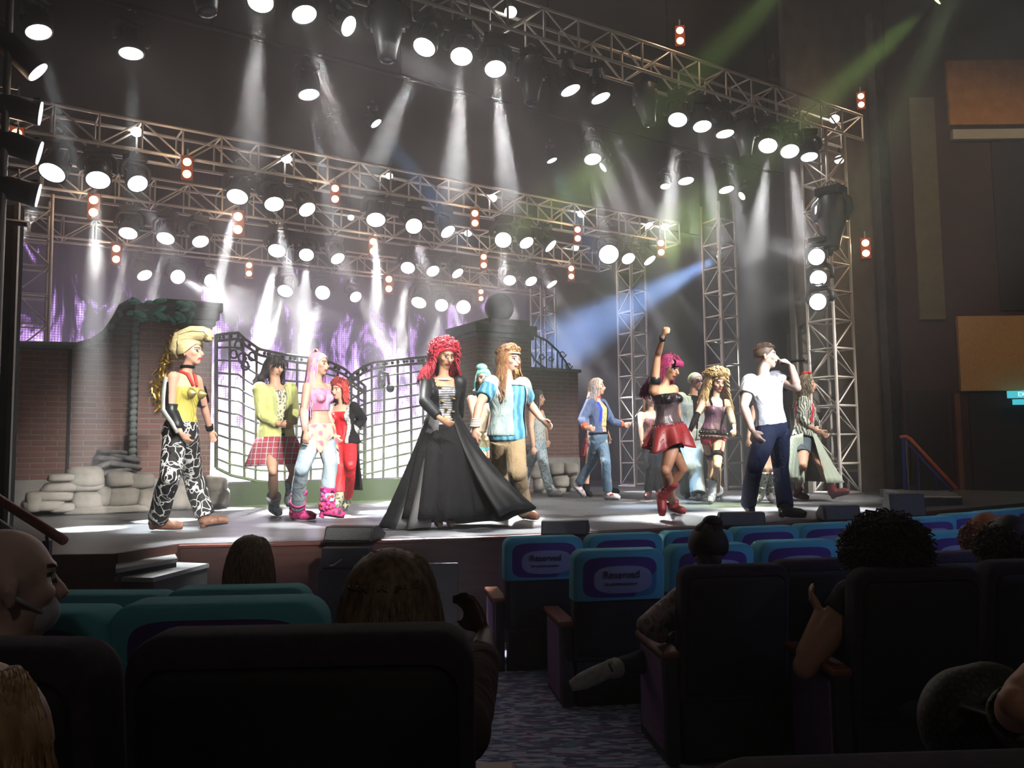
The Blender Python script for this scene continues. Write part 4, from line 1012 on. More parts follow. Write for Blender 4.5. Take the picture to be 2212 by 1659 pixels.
def belt(f, name, m, t0, t1, off=.02, label=None, studs=None, sm=None):
    q = MB(); torso(f, q, off, t0, t1, n=28, cap=False); o = q.build(name, m, f.root, True)
    if label: o['label'] = label
    if studs:
        q = MB()
        for j in range(studs):
            a = 2*math.pi*j/studs; tt = (t0+t1)/2; p, l, d = tfr(f, tt)
            for A_, B2 in zip(f.prof, f.prof[1:]):
                if A_[0] <= tt <= B2[0]: k = (tt-A_[0])/(B2[0]-A_[0]); w = A_[1]+(B2[1]-A_[1])*k; dp = A_[2]+(B2[2]-A_[2])*k; fo = A_[3]
            q.ell(p+d*fo*f.s+l*math.cos(a)*(w*f.s+off)+d*math.sin(a)*(dp*f.s+off), .008, None, 6, 4)
        q.build('studs', sm or m_steel, f.root, True)
    return o
# ---- hair
def scalp(f, m, off=.012, zmin=.0, front=.05, name='hair', q=None, scale=(1, 1, 1)):
    q2 = q or MB(); c = f.hpt(0, -.014, .034); hs = f.hs
    nu, nv = 24, 14; rs = []
    for i in range(nv+1):
        th = math.pi*.62*i/nv; ring = []
        for j in range(nu):
            a = 2*math.pi*j/nu; x, y, z = math.sin(th)*math.cos(a), math.sin(th)*math.sin(a), math.cos(th)
            fr_ = max(0, y)
            th2 = min(th, math.pi*(.62-.3*fr_**1.0))   # hairline higher at the front
            x, y, z = math.sin(th2)*math.cos(a), math.sin(th2)*math.sin(a), math.cos(th2)
            ring.append(c+f.HM @ V3(x*(.079*hs+off)*scale[0], y*(.097*hs+off)*scale[1], z*(.09*hs+off)*scale[2]))
        rs.append(ring)
    q2.rings(rs, True)
    if q is None: o = q2.build(name, m, f.root, True); return o
def strands(f, m, spec, n=60, name='hair', seed=1, r=.012, wav=0, q=None, taper=.25, base=True, off=.01, fall=None, mi=None, fine=True):
    """spec: function(a in 0..1, rnd) -> list of local head points the lock follows"""
    rn = random.Random(seed); q2 = q or MB()
    if fine: n = int(n*2.4); r = r*.55
    for i in range(n):
        pts = spec(i/n, rn)
        if pts is None: continue
        W_ = []
        for p in pts: W_.append(f.hpt(*p))
        # refine with catmull
        fine = []
        for a in range(len(W_)-1):
            p0 = W_[max(a-1, 0)]; p1 = W_[a]; p2 = W_[a+1]; p3 = W_[min(a+2, len(W_)-1)]
            for k in range(4):
                t_ = k/4; fine.append(.5*((2*p1)+(p2-p0)*t_+(2*p0-5*p1+4*p2-p3)*t_*t_+(3*p1-p0-3*p2+p3)*t_**3))
        fine.append(W_[-1])
        if wav:
            ph = rn.random()*6; 
            for k in range(2, len(fine)): fine[k] = fine[k]+V3(math.sin(k*1.1+ph), math.cos(k*1.3+ph), math.sin(k*.9+ph))*wav
        L = len(fine); rr = [r*(.6+.5*rn.random())*(1-(1-taper)*(k/(L-1))**1.5) for k in range(L)]
        q2.path(fine, rr, 5, mi=(mi(i, rn) if mi else 0))
    if q is None: return q2.build(name, m, f.root, True)
    return q2
def longhair(length=.35, spread=.11, backl=.0, front=.04, puff=0, side_only=False, droop=(0, 0, 0)):
    def g(a, rn):
        ang = math.pi*(.12+ .0) + (2*math.pi-math.pi*.24)*0  # placeholder
        th = rn.uniform(-math.pi*.5-1.95, -math.pi*.5+1.95)   # around back from one temple to the other
        x, y = math.cos(th), math.sin(th); z0 = rn.uniform(.06, .115)
        rx, ry = .08+puff, .1+puff
        L = length*rn.uniform(.75, 1.05)
        st = (x*.03, y*.03-.01+front*.5, .125+puff*.6)
        return [st, (x*rx*.8, y*ry*.75, .1+puff*.5), (x*(rx+.012), y*(ry+.012)-.01, .02), (x*(rx+.02)*1.05+droop[0]*.3, y*(ry+.01)-.01+droop[1]*.3, -.08), (x*spread*1.1+droop[0], y*spread-.02+droop[1], -.08-L*.6), (x*spread*1.2+droop[0]*1.2+rn.uniform(-.02, .02), y*spread*1.1-.02+droop[1]*1.2, -.08-L)]
    return g
def tuft(f, q, n, h, w=1, r=.006, seed=3, wav=.006, fw=0):
    rn = random.Random(seed)
    def g(a, r_):
        th = rn.random()*6.28; k = math.sqrt(rn.random())*.97; x, y = math.cos(th)*k*w, math.sin(th)*k; hh = h*rn.uniform(.75, 1.05)
        def dm(x, y, e): kk = min(1, math.hypot(x/w, y)); return (x*(.07+e*.8), y*(.088+e*.7)-.012, .032+(.088+e)*math.sqrt(max(.02, 1-.82*kk*kk)))
        p = [dm(x, y, 0), dm(x, y+.02, hh*.6), dm(x*1.02, y-.05, hh), dm(x+rn.uniform(-.1, .1), y-.22, hh*.85), dm(x, y-.36, hh*.4)]
        return [(a_[0], a_[1]+fw, a_[2]) for a_ in p]
    strands(f, None, g, n, r=r, wav=wav, q=q, seed=seed, fine=False)
def ringlets(f, q, n, r0, r1, rad=.0045, seed=2, sx=1, sz=1, cz=.02, fr=.5, zmin=-.8, amp=.014, yb=-.02):
    """curly hair: short corkscrew locks standing out from the scalp"""
    rn = random.Random(seed)
    for i in range(n):
        while True:
            v = V3(rn.gauss(0, 1), rn.gauss(0, 1), rn.gauss(0, 1)).normalized()
            if (v.y < fr or v.z > .5) and v.z > zmin: break
        e = rn.uniform(r0+.6*(r1-r0), r1); ph = rn.random()*6.28; a = v.orthogonal().normalized(); b = v.cross(a); pts = []; turns = rn.uniform(1.5, 2.5)
        for k in range(11):
            t_ = k/10; rr = r0+(e-r0)*t_; w_ = amp*(.3+t_)
            o = a*math.cos(ph+turns*6.28*t_)*w_+b*math.sin(ph+turns*6.28*t_)*w_
            pts.append(f.hpt(v.x*rr*sx+o.x, v.y*rr+yb+o.y, v.z*rr*sz+cz+o.z-.02*t_*t_))
        q.path(pts, [rad*(1.2-.5*k/10) for k in range(11)], 5)
def curly(f, m, n, r0, r1, cz=.03, sx=1, sy=1, sz=1, seed=2, name='hair', yb=-.02, fr=.5, rad=.02):
    q = MB(); rn = random.Random(seed)
    for i in range(n):
        while True:
            v = V3(rn.gauss(0, 1), rn.gauss(0, 1), rn.gauss(0, 1)).normalized()
            if v.y < fr or v.z > .55: break
        rr = rn.uniform(r0, r1); q.ell(f.hpt(v.x*rr*sx, v.y*rr*sy+yb, v.z*rr*sz+cz), rad*rn.uniform(.7, 1.3)*f.hs, None, 7, 5)
    return q.build(name, m, f.root, True)
def loft(f, name, m, pts, rad, n=10, flat=1, label=None, up=None, remesh=0):
    q = MB(); q.path(pts, rad, n, flat=flat, up=up); o = q.build(name, m, f.root, True, remesh=remesh)
    if label: o['label'] = label
    return o
# ------------------------------------------------------------------ the performers
def Yf(px, py): return G(px, py, SZ).y
GPF = None
def mstripe(name, base, line, scale, width=.06, dist=1.0, rough=.7, stretch=(1, 1, 1)):
    if name in MATS: return MATS[name]
    m = mat(name, base, rough); t = NT(m); v = t.coord('Object', stretch)
    nn = t.n('TexNoise', Scale=scale*.6, Detail=2); t.l(v, nn.inputs['Vector']); mx_ = t.n('VectorMath'); mx_.operation = 'MULTIPLY_ADD'; t.l(nn.outputs['Color'], mx_.inputs[0]); mx_.inputs[1].default_value = (dist*.3,)*3; t.l(v, mx_.inputs[2])
    n = t.n('TexVoronoi', Scale=scale); n.feature = 'DISTANCE_TO_EDGE'; t.l(mx_.outputs[0], n.inputs['Vector'])
    t.base(t.ramp(n.outputs['Distance'], [(width*.8, line), (width, base)])); return m
leather = mnoise('black_leather', (.01, .012, .014), (.022, .026, .03), 14, .38, bump=.004)
denim = mnoise('denim_blue', (.09, .17, .27), (.2, .3, .4), 8, .85, stretch=(1, 1, .4))
denim_l = mnoise('denim_pale', (.28, .42, .52), (.6, .7, .74), 5, .85, lo=.3, hi=.7)
navy = mat('navy_cloth', (.012, .016, .035), .8)
brownboot = mnoise('boot_brown', (.16, .07, .04), (.26, .13, .08), 12, .5)
redl = mnoise('red_leather', (.22, .015, .02), (.33, .035, .035), 9, .42)
tshirt = mat('white_tshirt', (.8, .83, .9), .8)
gold = mat('gold_metal', (.7, .5, .15), .3, .8); silver = mat('silver_metal', (.75, .75, .75), .25, .9)
blackc = mat('black_cloth', (.01, .01, .011), .85, spec=.15); fish = mnoise('sheer_stocking', (.3, .16, .1), (.36, .2, .13), 20, .5)
# 1 ---- quiff performer, far left
Y = Yf(358, 1148)
f = person('person with blond quiff and gold cone corset, zebra striped black trousers, walking right', dict(pv=(392, 938, Y), nk=(398, 815), hd=(414, 765), eR=(368, 888, -1), wR=(390, 937, -1), hR=(407, 957, 1), eL=(441, 880, 1), wL=(454, 930, 1), hL=(463, 955, -1), kR=(368, 1030, -1), aR=(339, 1128, 'g'), tR=(392, 1143), kL=(416, 1030, 1), aL=(444, 1122, 1), tL=(490, 1126)), 1.8, 'w', 'fair', 72, (8, 5))
yc = mwave('yellow_corset', (.5, .42, .07), (.72, .64, .16), 30, 1, 'X', .4, .6, .6)
top(f, 'corset', [yc], .014, .12, .76, 0)
for sx in (-1, 1):
    q = MB(); p, l, d = tfr(f, .66); b0 = p+l*sx*.07+d*.1; q.path([b0, b0+d*.05, b0+d*.1], [.062, .045, .008], 14)
    q.build('gold_cone_cup', mat('brass_cup', (.5, .42, .15), .35, .6), f.root, True)
top(f, 'jacket', [leather, mstripe('silver_tape_leather', (.02, .022, .024), (.3, .32, .3), 22, .08)], .024, .3, .8, .46, .03, cut=lambda t_, a, b, p: b > .02 or t_ > .82)
zb = mstripe('zebra_black_trousers', (.014, .014, .015), (.75, .78, .75), 9, .06, 1.6, stretch=(1, 1, .8))
pants(f, 'trousers', [zb], .02, .97, lambda t_: .09-.02*t_ if t_ < .5 else .075)
loft(f, 'sleeve_tape', mat('silver_tape', (.45, .47, .45), .4, .3), [f.sh['R']-f.fw*.02+f.lt*-.07, f.sh['R'].lerp(f.el['R'], .5)-f.lt*.07-f.fw*.03, f.el['R']-f.lt*.06-f.fw*.03, f.el['R'].lerp(f.wr['R'], .6)-f.lt*.05, f.wr['R']-f.lt*.04], [.02, .024, .026, .024, .018], 8)
loft(f, 'red_strap', mat('red_strap', (.7, .06, .05), .6), [f.sh['R']*.5+f.nk*.5+f.sp*.035, f.nk-f.sp*.02+f.fw*.07-f.lt*.05, f.nk-f.sp*.13+f.fw*.125-f.lt*.03], [.016, .018, .014], 8)
loft(f, 'red_strap', mat('red_strap', (.7, .06, .05), .6), [f.sh['L']*.5+f.nk*.5+f.sp*.035, f.nk-f.sp*.02+f.fw*.07+f.lt*.05, f.nk-f.sp*.13+f.fw*.125+f.lt*.02], [.016, .018, .014], 8)
q = MB(); c = f.nk.lerp(f.hd, .32); q.path([c+(f.lt*math.cos(a)+f.fw*math.sin(a))*.056 for a in [i*.42 for i in range(16)]], .014, 6); q.build('choker', blackc, f.root, True)
sleeve(f, 'wristband', blackc, 'L', .9, 1.0, .012); sleeve(f, 'jacket_cuff', leather, 'R', .4, .93, .026)
blond = mnoise('blond_hair', (.62, .5, .22), (.85, .76, .45), 18, .6, stretch=(1, 1, 3))
q = MB(); scalp(f, blond, .03, q=q); q.path([f.hpt(0, -.1, -.02), f.hpt(0, -.13, .05), f.hpt(0, -.08, .13), f.hpt(0, .03, .165), f.hpt(0, .12, .165), f.hpt(0, .17, .15), f.hpt(0, .175, .12), f.hpt(0, .13, .1)], [.05, .085, .1, .09, .07, .055, .045, .02], 16)
rn = random.Random(5)
for i in range(150):
    x = rn.uniform(-1, 1); w_ = math.sqrt(1-x*x*.8); q.path([f.hpt(x*.08, -.15*w_, .02), f.hpt(x*.088, -.145*w_-.01, .1), f.hpt(x*.09, -.06, .135+.085*w_), f.hpt(x*.08, .06, .15+.085*w_), f.hpt(x*.06, .15+.03*w_, .15+.05*w_), f.hpt(x*.045, .17+.05*w_, .125), f.hpt(x*.035, .15, .085)], [.003, .006, .006, .006, .006, .005, .002], 5)
q.build('quiff', blond, f.root, True)
for k in 'LR': shoe(f, brownboot, k, .1, .012, .02)
ground(f)
# 2 ---- chartreuse jacket, plaid skirt
Y = Yf(599, 1119)
f = person('person in chartreuse jacket and red plaid skirt with messy black hair', dict(pv=(597, 945, Y), nk=(594, 835), hd=(594, 795), eR=(566, 898, -1), wR=(604, 918, -1), hR=(622, 922, -1), eL=(634, 890, 1), wL=(632, 915, -1), hL=(620, 928, -1), kR=(590, 1018, -1), aR=(592, 1098, 'g'), tR=(604, 1116), kL=(634, 1020, 1), aL=(626, 1080, 1), tL=(640, 1094)), 1.8, 'm', 'mid', 42, (10, -12))
ch = mnoise('chartreuse_cloth', (.5, .54, .17), (.62, .66, .27), 6, .8); chd = mat('jacket_lapel', (.38, .44, .16), .8)
prn = mvor('printed_shirt', (.6, .58, .4), (.1, .1, .1), 24, .15, .2)
top(f, 'printed_shirt', [prn], .01, 0, .9, 0)
top(f, 'jacket', [ch, chd], .03, -.14, .96, .93, .024, flare=.06, cut=lambda t_, a, b, p: b > .02 and abs(a) < .02+.06*t_, paint=lambda t_, a, b, p: 1 if b > .02 and abs(a) < .05+.08*t_ and t_ > .3 else 0)
plaid = mat('red_plaid', (.45, .03, .05), .8); t = NT(plaid); v = t.coord('Object'); w1 = t.n('TexWave', Scale=5); w1.bands_direction = 'Z'; t.l(v, w1.inputs[0]); w2 = t.n('TexWave', Scale=5); w2.bands_direction = 'X'; t.l(v, w2.inputs[0])
mm = t.n('Math'); mm.operation = 'MAXIMUM'; t.l(w1.outputs[1], mm.inputs[0]); t.l(w2.outputs[1], mm.inputs[1]); t.base(t.ramp(mm.outputs[0], [(.6, (.42, .03, .05)), (.75, (.2, .02, .06)), (.93, (.12, .05, .12)), (.97, (.5, .4, .35))]))
skirt(f, 'plaid_skirt', plaid, .0, .32, .12, 16, .012, .045)
bootw = mvor('silver_patched_boot', (.5, .55, .55), (.12, .18, .26), 14, .1, .2)
for k in 'LR': shoe(f, bootw, k, .27, .02, .03, cuff=.02)
blk = mnoise('black_hair', (.01, .01, .012), (.04, .035, .035), 20, .45)
q = MB(); scalp(f, blk, .02, q=q); strands(f, blk, longhair(.14, .13, puff=.01, droop=(.0, -.05, 0)), 90, r=.013, wav=.012, q=q, seed=3)
rn = random.Random(2)
for i in range(26): a = rn.uniform(.3, 2.8); q.path([f.hpt(math.cos(a)*.05, .05, .11), f.hpt(math.cos(a)*.09, .09+rn.uniform(-.01, .03), .07), f.hpt(math.cos(a)*.1+rn.uniform(-.02, .02), .09, rn.uniform(-.0, .04))], [.012, .011, .003], 5)
q.build('hair', blk, f.root, True)
loft(f, 'neck_chain', silver, [f.nk+f.lt*.05+f.fw*.02, f.nk-f.sp*.1+f.fw*.13, f.nk-f.sp*.19+f.fw*.14, f.nk-f.sp*.1+f.fw*.13-f.lt*.03, f.nk-f.lt*.05+f.fw*.02], .006, 6)
ground(f)
# 3 ---- braids
Y = Yf(655, 1128)
f = person('person with long pink and blond braids, pink top and pale torn jeans', dict(pv=(690, 932, Y), nk=(684, 833), hd=(689, 790), eR=(656, 890, -1), wR=(660, 935, -1), hR=(659, 962, -1), eL=(706, 893, 1), wL=(719, 940, 1), hL=(722, 962, 1), kR=(652, 1015, -1), aR=(641, 1108, 'g'), tR=(680, 1127), kL=(714, 1004, -1), aL=(706, 1098, 1), tL=(742, 1114)), 1.7, 'w', 'fair', 62, (15, 0))
pk = mnoise('pink_tie_dye', (.75, .2, .34), (.62, .45, .75), 7, .8, lo=.4, hi=.6)
top(f, 'crop_top', [pk], .012, .4, .86, 0)
pants(f, 'torn_jeans', [denim_l], .014, .93, lambda t_: .09-.03*t_ if t_ < .5 else .066-.0*t_, waist=.14)
yw = mvor('patchwork_hip_cloth', (.8, .68, .42), (.75, .2, .3), 9, .08, .3)
skirt(f, 'hip_cloth', yw, .12, .3, .03, 9, .02, .025, jag=.6)
stp = mwave('striped_arm_warmer', (.75, .35, .3), (.75, .65, .55), 26, 0, 'Z', .4, .6)
for k in 'LR': sleeve(f, 'arm_warmer', stp, k, .5, .97, .01)
pnkb = mvor('pink_tassel_boot', (.7, .05, .25), (.08, .02, .04), 16, .15, .3)
for k in 'LR': shoe(f, pnkb, k, .2, .022, .045, cuff=.02)
rn = random.Random(9)
for k in 'LR':
    q = MB()
    for i in range(60):
        a = rn.random()*6.28; z = rn.uniform(.0, .2); c = f.an[k].lerp(f.kn[k], z/.41)+V3(math.cos(a), math.sin(a), 0)*.07; q.ell(c, rn.uniform(.012, .026), None, 6, 4)
    q.build('boot_tassels', mvor('tassel_pink', (.9, .08, .4), (.7, .1, .1), 9, .1, .3), f.root, True)['kind'] = 'stuff'
brd = mnoise('braid_mix', (.88, .62, .45), (.85, .35, .55), 9, .6, lo=.4, hi=.6, stretch=(3, 3, 1)); brv = mat('braid_violet', (.45, .04, .75), .5)
q = MB(); scalp(f, brd, .016, q=q); strands(f, None, longhair(.5, .12, puff=.0, droop=(-.0, -.03, 0)), 110, r=.011, wav=.004, q=q, seed=8, mi=lambda i, rn: 1 if i % 7 == 0 else 0, taper=.6)
strands(f, None, lambda a, rn: [(0, -.0, .1), (rn.uniform(-.03, .03), -.03, .17), (rn.uniform(-.05, .05), -.07, .1), (rn.uniform(-.07, .07), -.12, -.05)], 20, r=.013, q=q)
q.build('braids', [brd, brv], f.root, True)
ground(f)
# 4 ---- red outfit
Y = Yf(748, 1105)
f = person('person in red trousers and black fur trimmed jacket with red hair', dict(pv=(742, 958, Y), nk=(742, 882), hd=(731, 848), eL=(783, 908, 1), wL=(760, 938, -1), hL=(736, 946, -1), eR=(716, 918, -1), wR=(722, 945, -1), hR=(732, 956, -1), kR=(733, 1012, -1), aR=(732, 1080, 1), tR=(727, 1096), kL=(757, 1008, -1), aL=(749, 1088, 'g'), tL=(745, 1106)), 1.62, 'w', 'fair', -18, (-12, 0), smile=1)
redc = mat('red_satin', (.75, .02, .03), .5)
top(f, 'red_bodice', [redc], .012, .0, .8, 0)
pants(f, 'red_trousers', [redc], .016, .9, lambda t_: .09-.03*t_ if t_ < .5 else .062)
fur = mnoise('grey_fur', (.2, .22, .22), (.45, .47, .46), 40, .9)
top(f, 'black_jacket', [blackc, fur], .03, -.05, .95, .9, .03, flare=.08, cut=lambda t_, a, b, p: b > -.0 and abs(a) < .1, paint=lambda t_, a, b, p: 1 if b > -.02 and abs(a) < .135 else 0)
sleeve(f, 'fur_cuff', fur, 'L', .82, .98, .035)
skirt(f, 'coat_tail', blackc, .3, .75, .08, 7, .02, .03, open_=lambda a, v: math.sin(a) > -.35)
bb_ = mvor('studded_black_boot', (.4, .4, .25), (.03, .04, .03), 18, .1, .2)
for k in 'LR': shoe(f, bb_, k, .2, .018, .05)
redh = mnoise('red_hair', (.42, .03, .03), (.62, .09, .07), 16, .5)
q = MB(); scalp(f, redh, .022, q=q); strands(f, None, longhair(.1, .11, puff=.02), 90, r=.015, wav=.01, q=q, seed=5)
tuft(f, q, 160, .07)
q.build('hair', redh, f.root, True)
q = MB(); q.ell(f.hpt(.1, -.02, .0), (.035, .06, .06)); q.build('hair_flower', mat('flower_red', (.9, .03, .03), .5), f.root, True)
ground(f)
# 5 ---- long black coat
Y = Yf(960, 1139)
f = person('red curly haired person in floor length black leather coat over silver corset', dict(pv=(958, 925, Y), nk=(957, 815), hd=(961, 772), eR=(917, 868, -1), wR=(952, 906, -1), hR=(974, 918, -1), eL=(991, 870, 1), wL=(992, 905, 1), hL=(985, 928, 1), kR=(950, 1025, -1), aR=(946, 1120, 'g'), tR=(950, 1135), kL=(968, 1025, -1), aL=(972, 1120, 'g'), tL=(976, 1135)), 1.76, 'w', 'tan', 18, (16, -14), smile=1)
slv = mwave('silver_ribbed_corset', (.09, .095, .1), (.4, .42, .43), 14, 2.5, 'Z', .4, .62, .35)
top(f, 'corset', [slv], .012, -.12, .8, 0)
lg = mnoise('coat_leather', (.006, .007, .008), (.014, .015, .017), 9, .5, bump=.006, spec=.3)
top(f, 'coat_bodice', [lg], .026, .2, .97, .93, .02, cut=lambda t_, a, b, p: b > .02 and abs(a-.0) < .035+.07*t_)
gw = mnoise('grey_coat_lining', (.06, .063, .066), (.12, .12, .125), 5, .6)
def coat_skirt():
    n, rings_ = 160, 16; p, l, d = tfr(f, .24); rs = []; ph = 0
    for i in range(rings_+1):
        v = i/rings_; ring = []
        for j in range(n):
            a = 2*math.pi*j/n
            ux, uy = math.cos(a), math.sin(a); dr = l*ux+d*uy
            bx = (.128+.03)*abs(1)+.32*v**.9; by = .09+.03+.2*v**.9
            wob = 1+.1*v*math.sin(a*9+v*1.2)+.05*v*math.sin(a*17+1)
            q_ = p+l*ux*bx*wob+d*uy*by*wob
            k = max(0, dr.dot(V3(.97, -.2, 0))); q_ += V3(.98, -.1, 0)*(.42*v**1.5*k**1.3); lift = .26*k**5*v**2*(0 if k < .9 else 1)
            k2 = max(0, dr.dot(V3(-.95, -.2, 0))); q_ += V3(-1, -.1, 0)*(.12*v**2*k2)
            h = p.z-SZ-.012; q_.z = p.z-h*v+ (.30*v**2*max(0, k-.45)**1.5*1.6) + .012*math.sin(a*7)*v
            ring.append(q_)
        rs.append(ring)
    q = MB(); vs = [x for r in rs for x in r]; fs = []; mi = []
    for i in range(rings_):
        for j in range(n):
            a = 2*math.pi*j/n
            if math.sin(a) > .93 and i < rings_: continue
            k = (j+1) % n; fs.append((i*n+j, (i+1)*n+j, (i+1)*n+k, i*n+k)); mi.append(1 if math.cos(a) < -.0 and .55 < math.sin(a) <= .93 else 0)
    o = len(q.v); q.v += [tuple(x) for x in vs]; q.f += fs; q.m += mi
    ob_ = q.build('coat_skirt', [lg, gw], f.root, True); md = ob_.modifiers.new('t', 'SOLIDIFY'); md.thickness = .008
coat_skirt()
skirt(f, 'underskirt', blackc, .05, .86, .25, 12, .03, .012)
q = MB()
for (a_, t_) in ((-.06, .78), (-.09, .66), (.07, .55), (-.04, .5), (.0, .36), (-.02, .2), (.06, .3)):
    p, l, d = tfr(f, t_); q.ell(p+l*a_+d*(.135), (.022, .022, .012), None, 10, 6)
q.build('brass_badges', gold, f.root, True)
q = MB(); p, l, d = tfr(f, .98); q.path([p+(l*math.cos(a)*.075+d*math.sin(a)*.085)-UPZ*.02 for a in [i*.35-.5 for i in range(13)]], .012, 8); q.build('white_necklace', mat('pearl', (.8, .75, .7), .3), f.root, True)
crim = mnoise('crimson_curls', (.42, .01, .03), (.72, .04, .07), 14, .45)
q = MB(); scalp(f, crim, .028, q=q); strands(f, None, longhair(.2, .17, puff=.03), 120, r=.018, wav=.022, q=q, seed=12)
ringlets(f, q, 420, .07, .155, .006, 7, 1.1, 1.15, .05, .45, -.2, .012)
rn = random.Random(6)
for i in range(150):
    a = rn.uniform(-math.pi*.5-1.9, -math.pi*.5+1.9); x, y = math.cos(a), math.sin(a); ph = rn.random()*6; L_ = rn.uniform(.12, .26)
    q.path([f.hpt(x*(.1+.05*k/12)+.014*math.cos(ph+k*1.3), y*(.1+.03*k/12)-.01+.014*math.sin(ph+k*1.3), .03-L_*k/12) for k in range(13)], [.009-.004*k/12 for k in range(13)], 5)
q.build('hair', crim, f.root, True)
ground(f)
# 6 ---- headband man
Y = Yf(1130, 1128)
f = person('long haired man with headband, denim vest, blue shirt and khaki trousers', dict(pv=(1096, 940, Y), nk=(1094, 822), hd=(1102, 780), eR=(1036, 872, -1), wR=(1025, 925, -1), hR=(1025, 950, -1), eL=(1146, 874, 1), wL=(1170, 906, -1), hL=(1189, 920, 1), kL=(1117, 1020, -1), aL=(1131, 1105, 'g'), tL=(1160, 1116), kR=(1078, 1020, 1), aR=(1082, 1100, 1), tR=(1095, 1118)), 1.8, 'm', 'fair', 35, (18, 0), build_=1.05, curl=(.7, .4), smile=1)
bsh = mwave('blue_tie_dye', (.04, .2, .32), (.16, .42, .52), 5, 5, 'X', .2, .8, .8)
top(f, 'blue_shirt', [bsh], .02, -.1, .95, .34, .03, flare=.05)
vest = mnoise('pale_denim_vest', (.22, .33, .33), (.45, .55, .53), 7, .85)
top(f, 'denim_vest', [vest], .036, -.02, .99, .1, .035, flare=.04, cut=lambda t_, a, b, p: b > .0 and a > -.03 and a < .16 and t_ < .9)
khaki = mnoise('khaki', (.27, .2, .11), (.4, .31, .18), 4, .85)
pants(f, 'khaki_trousers', [khaki, brownboot], .016, .97, lambda t_: .095-.03*t_ if t_ < .5 else .078)
for k in 'LR': shoe(f, brownboot, k, .1, .014, .03)
q = MB()
for i in range(5): q.path([f.wr['R'].lerp(f.el['R'], .08+i*.07)+V3(math.cos(a), math.sin(a), 0)*.042 for a in [j*.6 for j in range(12)]], .012, 6)
q.build('wrist_bandage', mat('bandage', (.65, .58, .5), .8), f.root, True)
brn = mnoise('brown_hair', (.24, .11, .04), (.45, .24, .1), 14, .55, stretch=(3, 3, 1))
q = MB(); scalp(f, brn, .022, q=q, scale=(1, 1, 1.1)); strands(f, None, longhair(.33, .16, puff=.015, droop=(0, .02, 0)), 110, r=.014, wav=.012, q=q, seed=21)
tuft(f, q, 190, .05, wav=.01)
q.build('hair', brn, f.root, True)
q = MB(); q.path([f.hpt(.094*math.cos(a), .106*math.sin(a)-.012, .07) for a in [i*.33 for i in range(20)]], .011, 6); q.build('headband', mat('headband_tan', (.42, .3, .22), .7), f.root, True)
q = MB(); rn = random.Random(4)
for i in range(14): q.path([f.hpt(rn.uniform(-.03, .03), .07, -.085), f.hpt(rn.uniform(-.03, .03), .08, -.13)], [.011, .005], 5)
q.build('beard', brn, f.root, True)
ground(f)
# 7 ---- teal bun dancer behind him
Y = 10.3
f = person('dancer with teal hair bun and stockings, half hidden behind the headband man', dict(pv=(1046, 945, Y), nk=(1044, 852), hd=(1044, 818), eR=(1024, 895, -1), wR=(1030, 930, -1), eL=(1062, 895, -1), wL=(1056, 930, -1), kR=(1040, 1012, -1), aR=(1044, 1085, 1), kL=(1064, 1012, -1), aL=(1070, 1085, -1), tR=(1040, 1100), tL=(1076, 1098)), 1.66, 'w', 'fair', 5, (0, 0), vox=.012)
top(f, 'pale_vest', [mnoise('tan_lace', (.45, .38, .26), (.6, .52, .4), 16, .8)], .014, .1, .88, 0)
pants(f, 'olive_shorts', [mat('olive_shorts', (.16, .15, .08), .8)], .014, .18)
for k in 'LR': legband(f, 'shorts_trim', mat('aqua_trim', (.1, .5, .65), .6), k, .17, .2, .016); legband(f, 'stocking', fish, k, .36, 1, .005); legband(f, 'garter_band', blackc, k, .34, .4, .01); shoe(f, blackc, k, .16, .014, .05)
q = MB(); scalp(f, None, .02, q=q); q.ell(f.hpt(-.02, 0, .15), (.07, .07, .05)); strands(f, None, longhair(.06, .1, puff=.01), 50, r=.014, q=q)
q.build('hair', [mnoise('teal_hair', (.05, .45, .38), (.35, .62, .55), 12, .6)], f.root, True); ground(f)
# 8 ---- black haired performer near the right wall
Y = Yf(1197, 1072)
f = person('dark haired performer in grey vest and graffiti jeans before the low brick wall', dict(pv=(1163, 962, Y), nk=(1158, 886), hd=(1162, 862), eR=(1147, 925, -1), wR=(1152, 965, -1), hR=(1152, 982, -1), eL=(1176, 925, 1), wL=(1181, 950, 1), hL=(1184, 968, 1), kL=(1175, 1008, -1), aL=(1190, 1062, 'g'), tL=(1214, 1070), kR=(1142, 1005, 1), aR=(1130, 1060, 1), tR=(1142, 1073)), 1.75, 'm', 'mid', 65, (15, 0), vox=.012)
top(f, 'grey_vest', [mvor('grey_print', (.35, .38, .36), (.16, .2, .2), 20, .1, .25)], .014, .0, .86, 0)
gj = mstripe('graffiti_jeans', (.38, .48, .5), (.06, .09, .14), 11, .05, 2)
pants(f, 'graffiti_jeans', [gj], .014, .97, lambda t_: .085-.03*t_ if t_ < .5 else .066)
for k in 'LR': shoe(f, mat('grey_shoe', (.12, .12, .13), .4), k, .1, .01, .02)
q = MB(); scalp(f, None, .02, q=q); strands(f, None, longhair(.22, .12, puff=.01), 80, r=.014, q=q, wav=.01); q.build('hair', blk, f.root, True); ground(f)
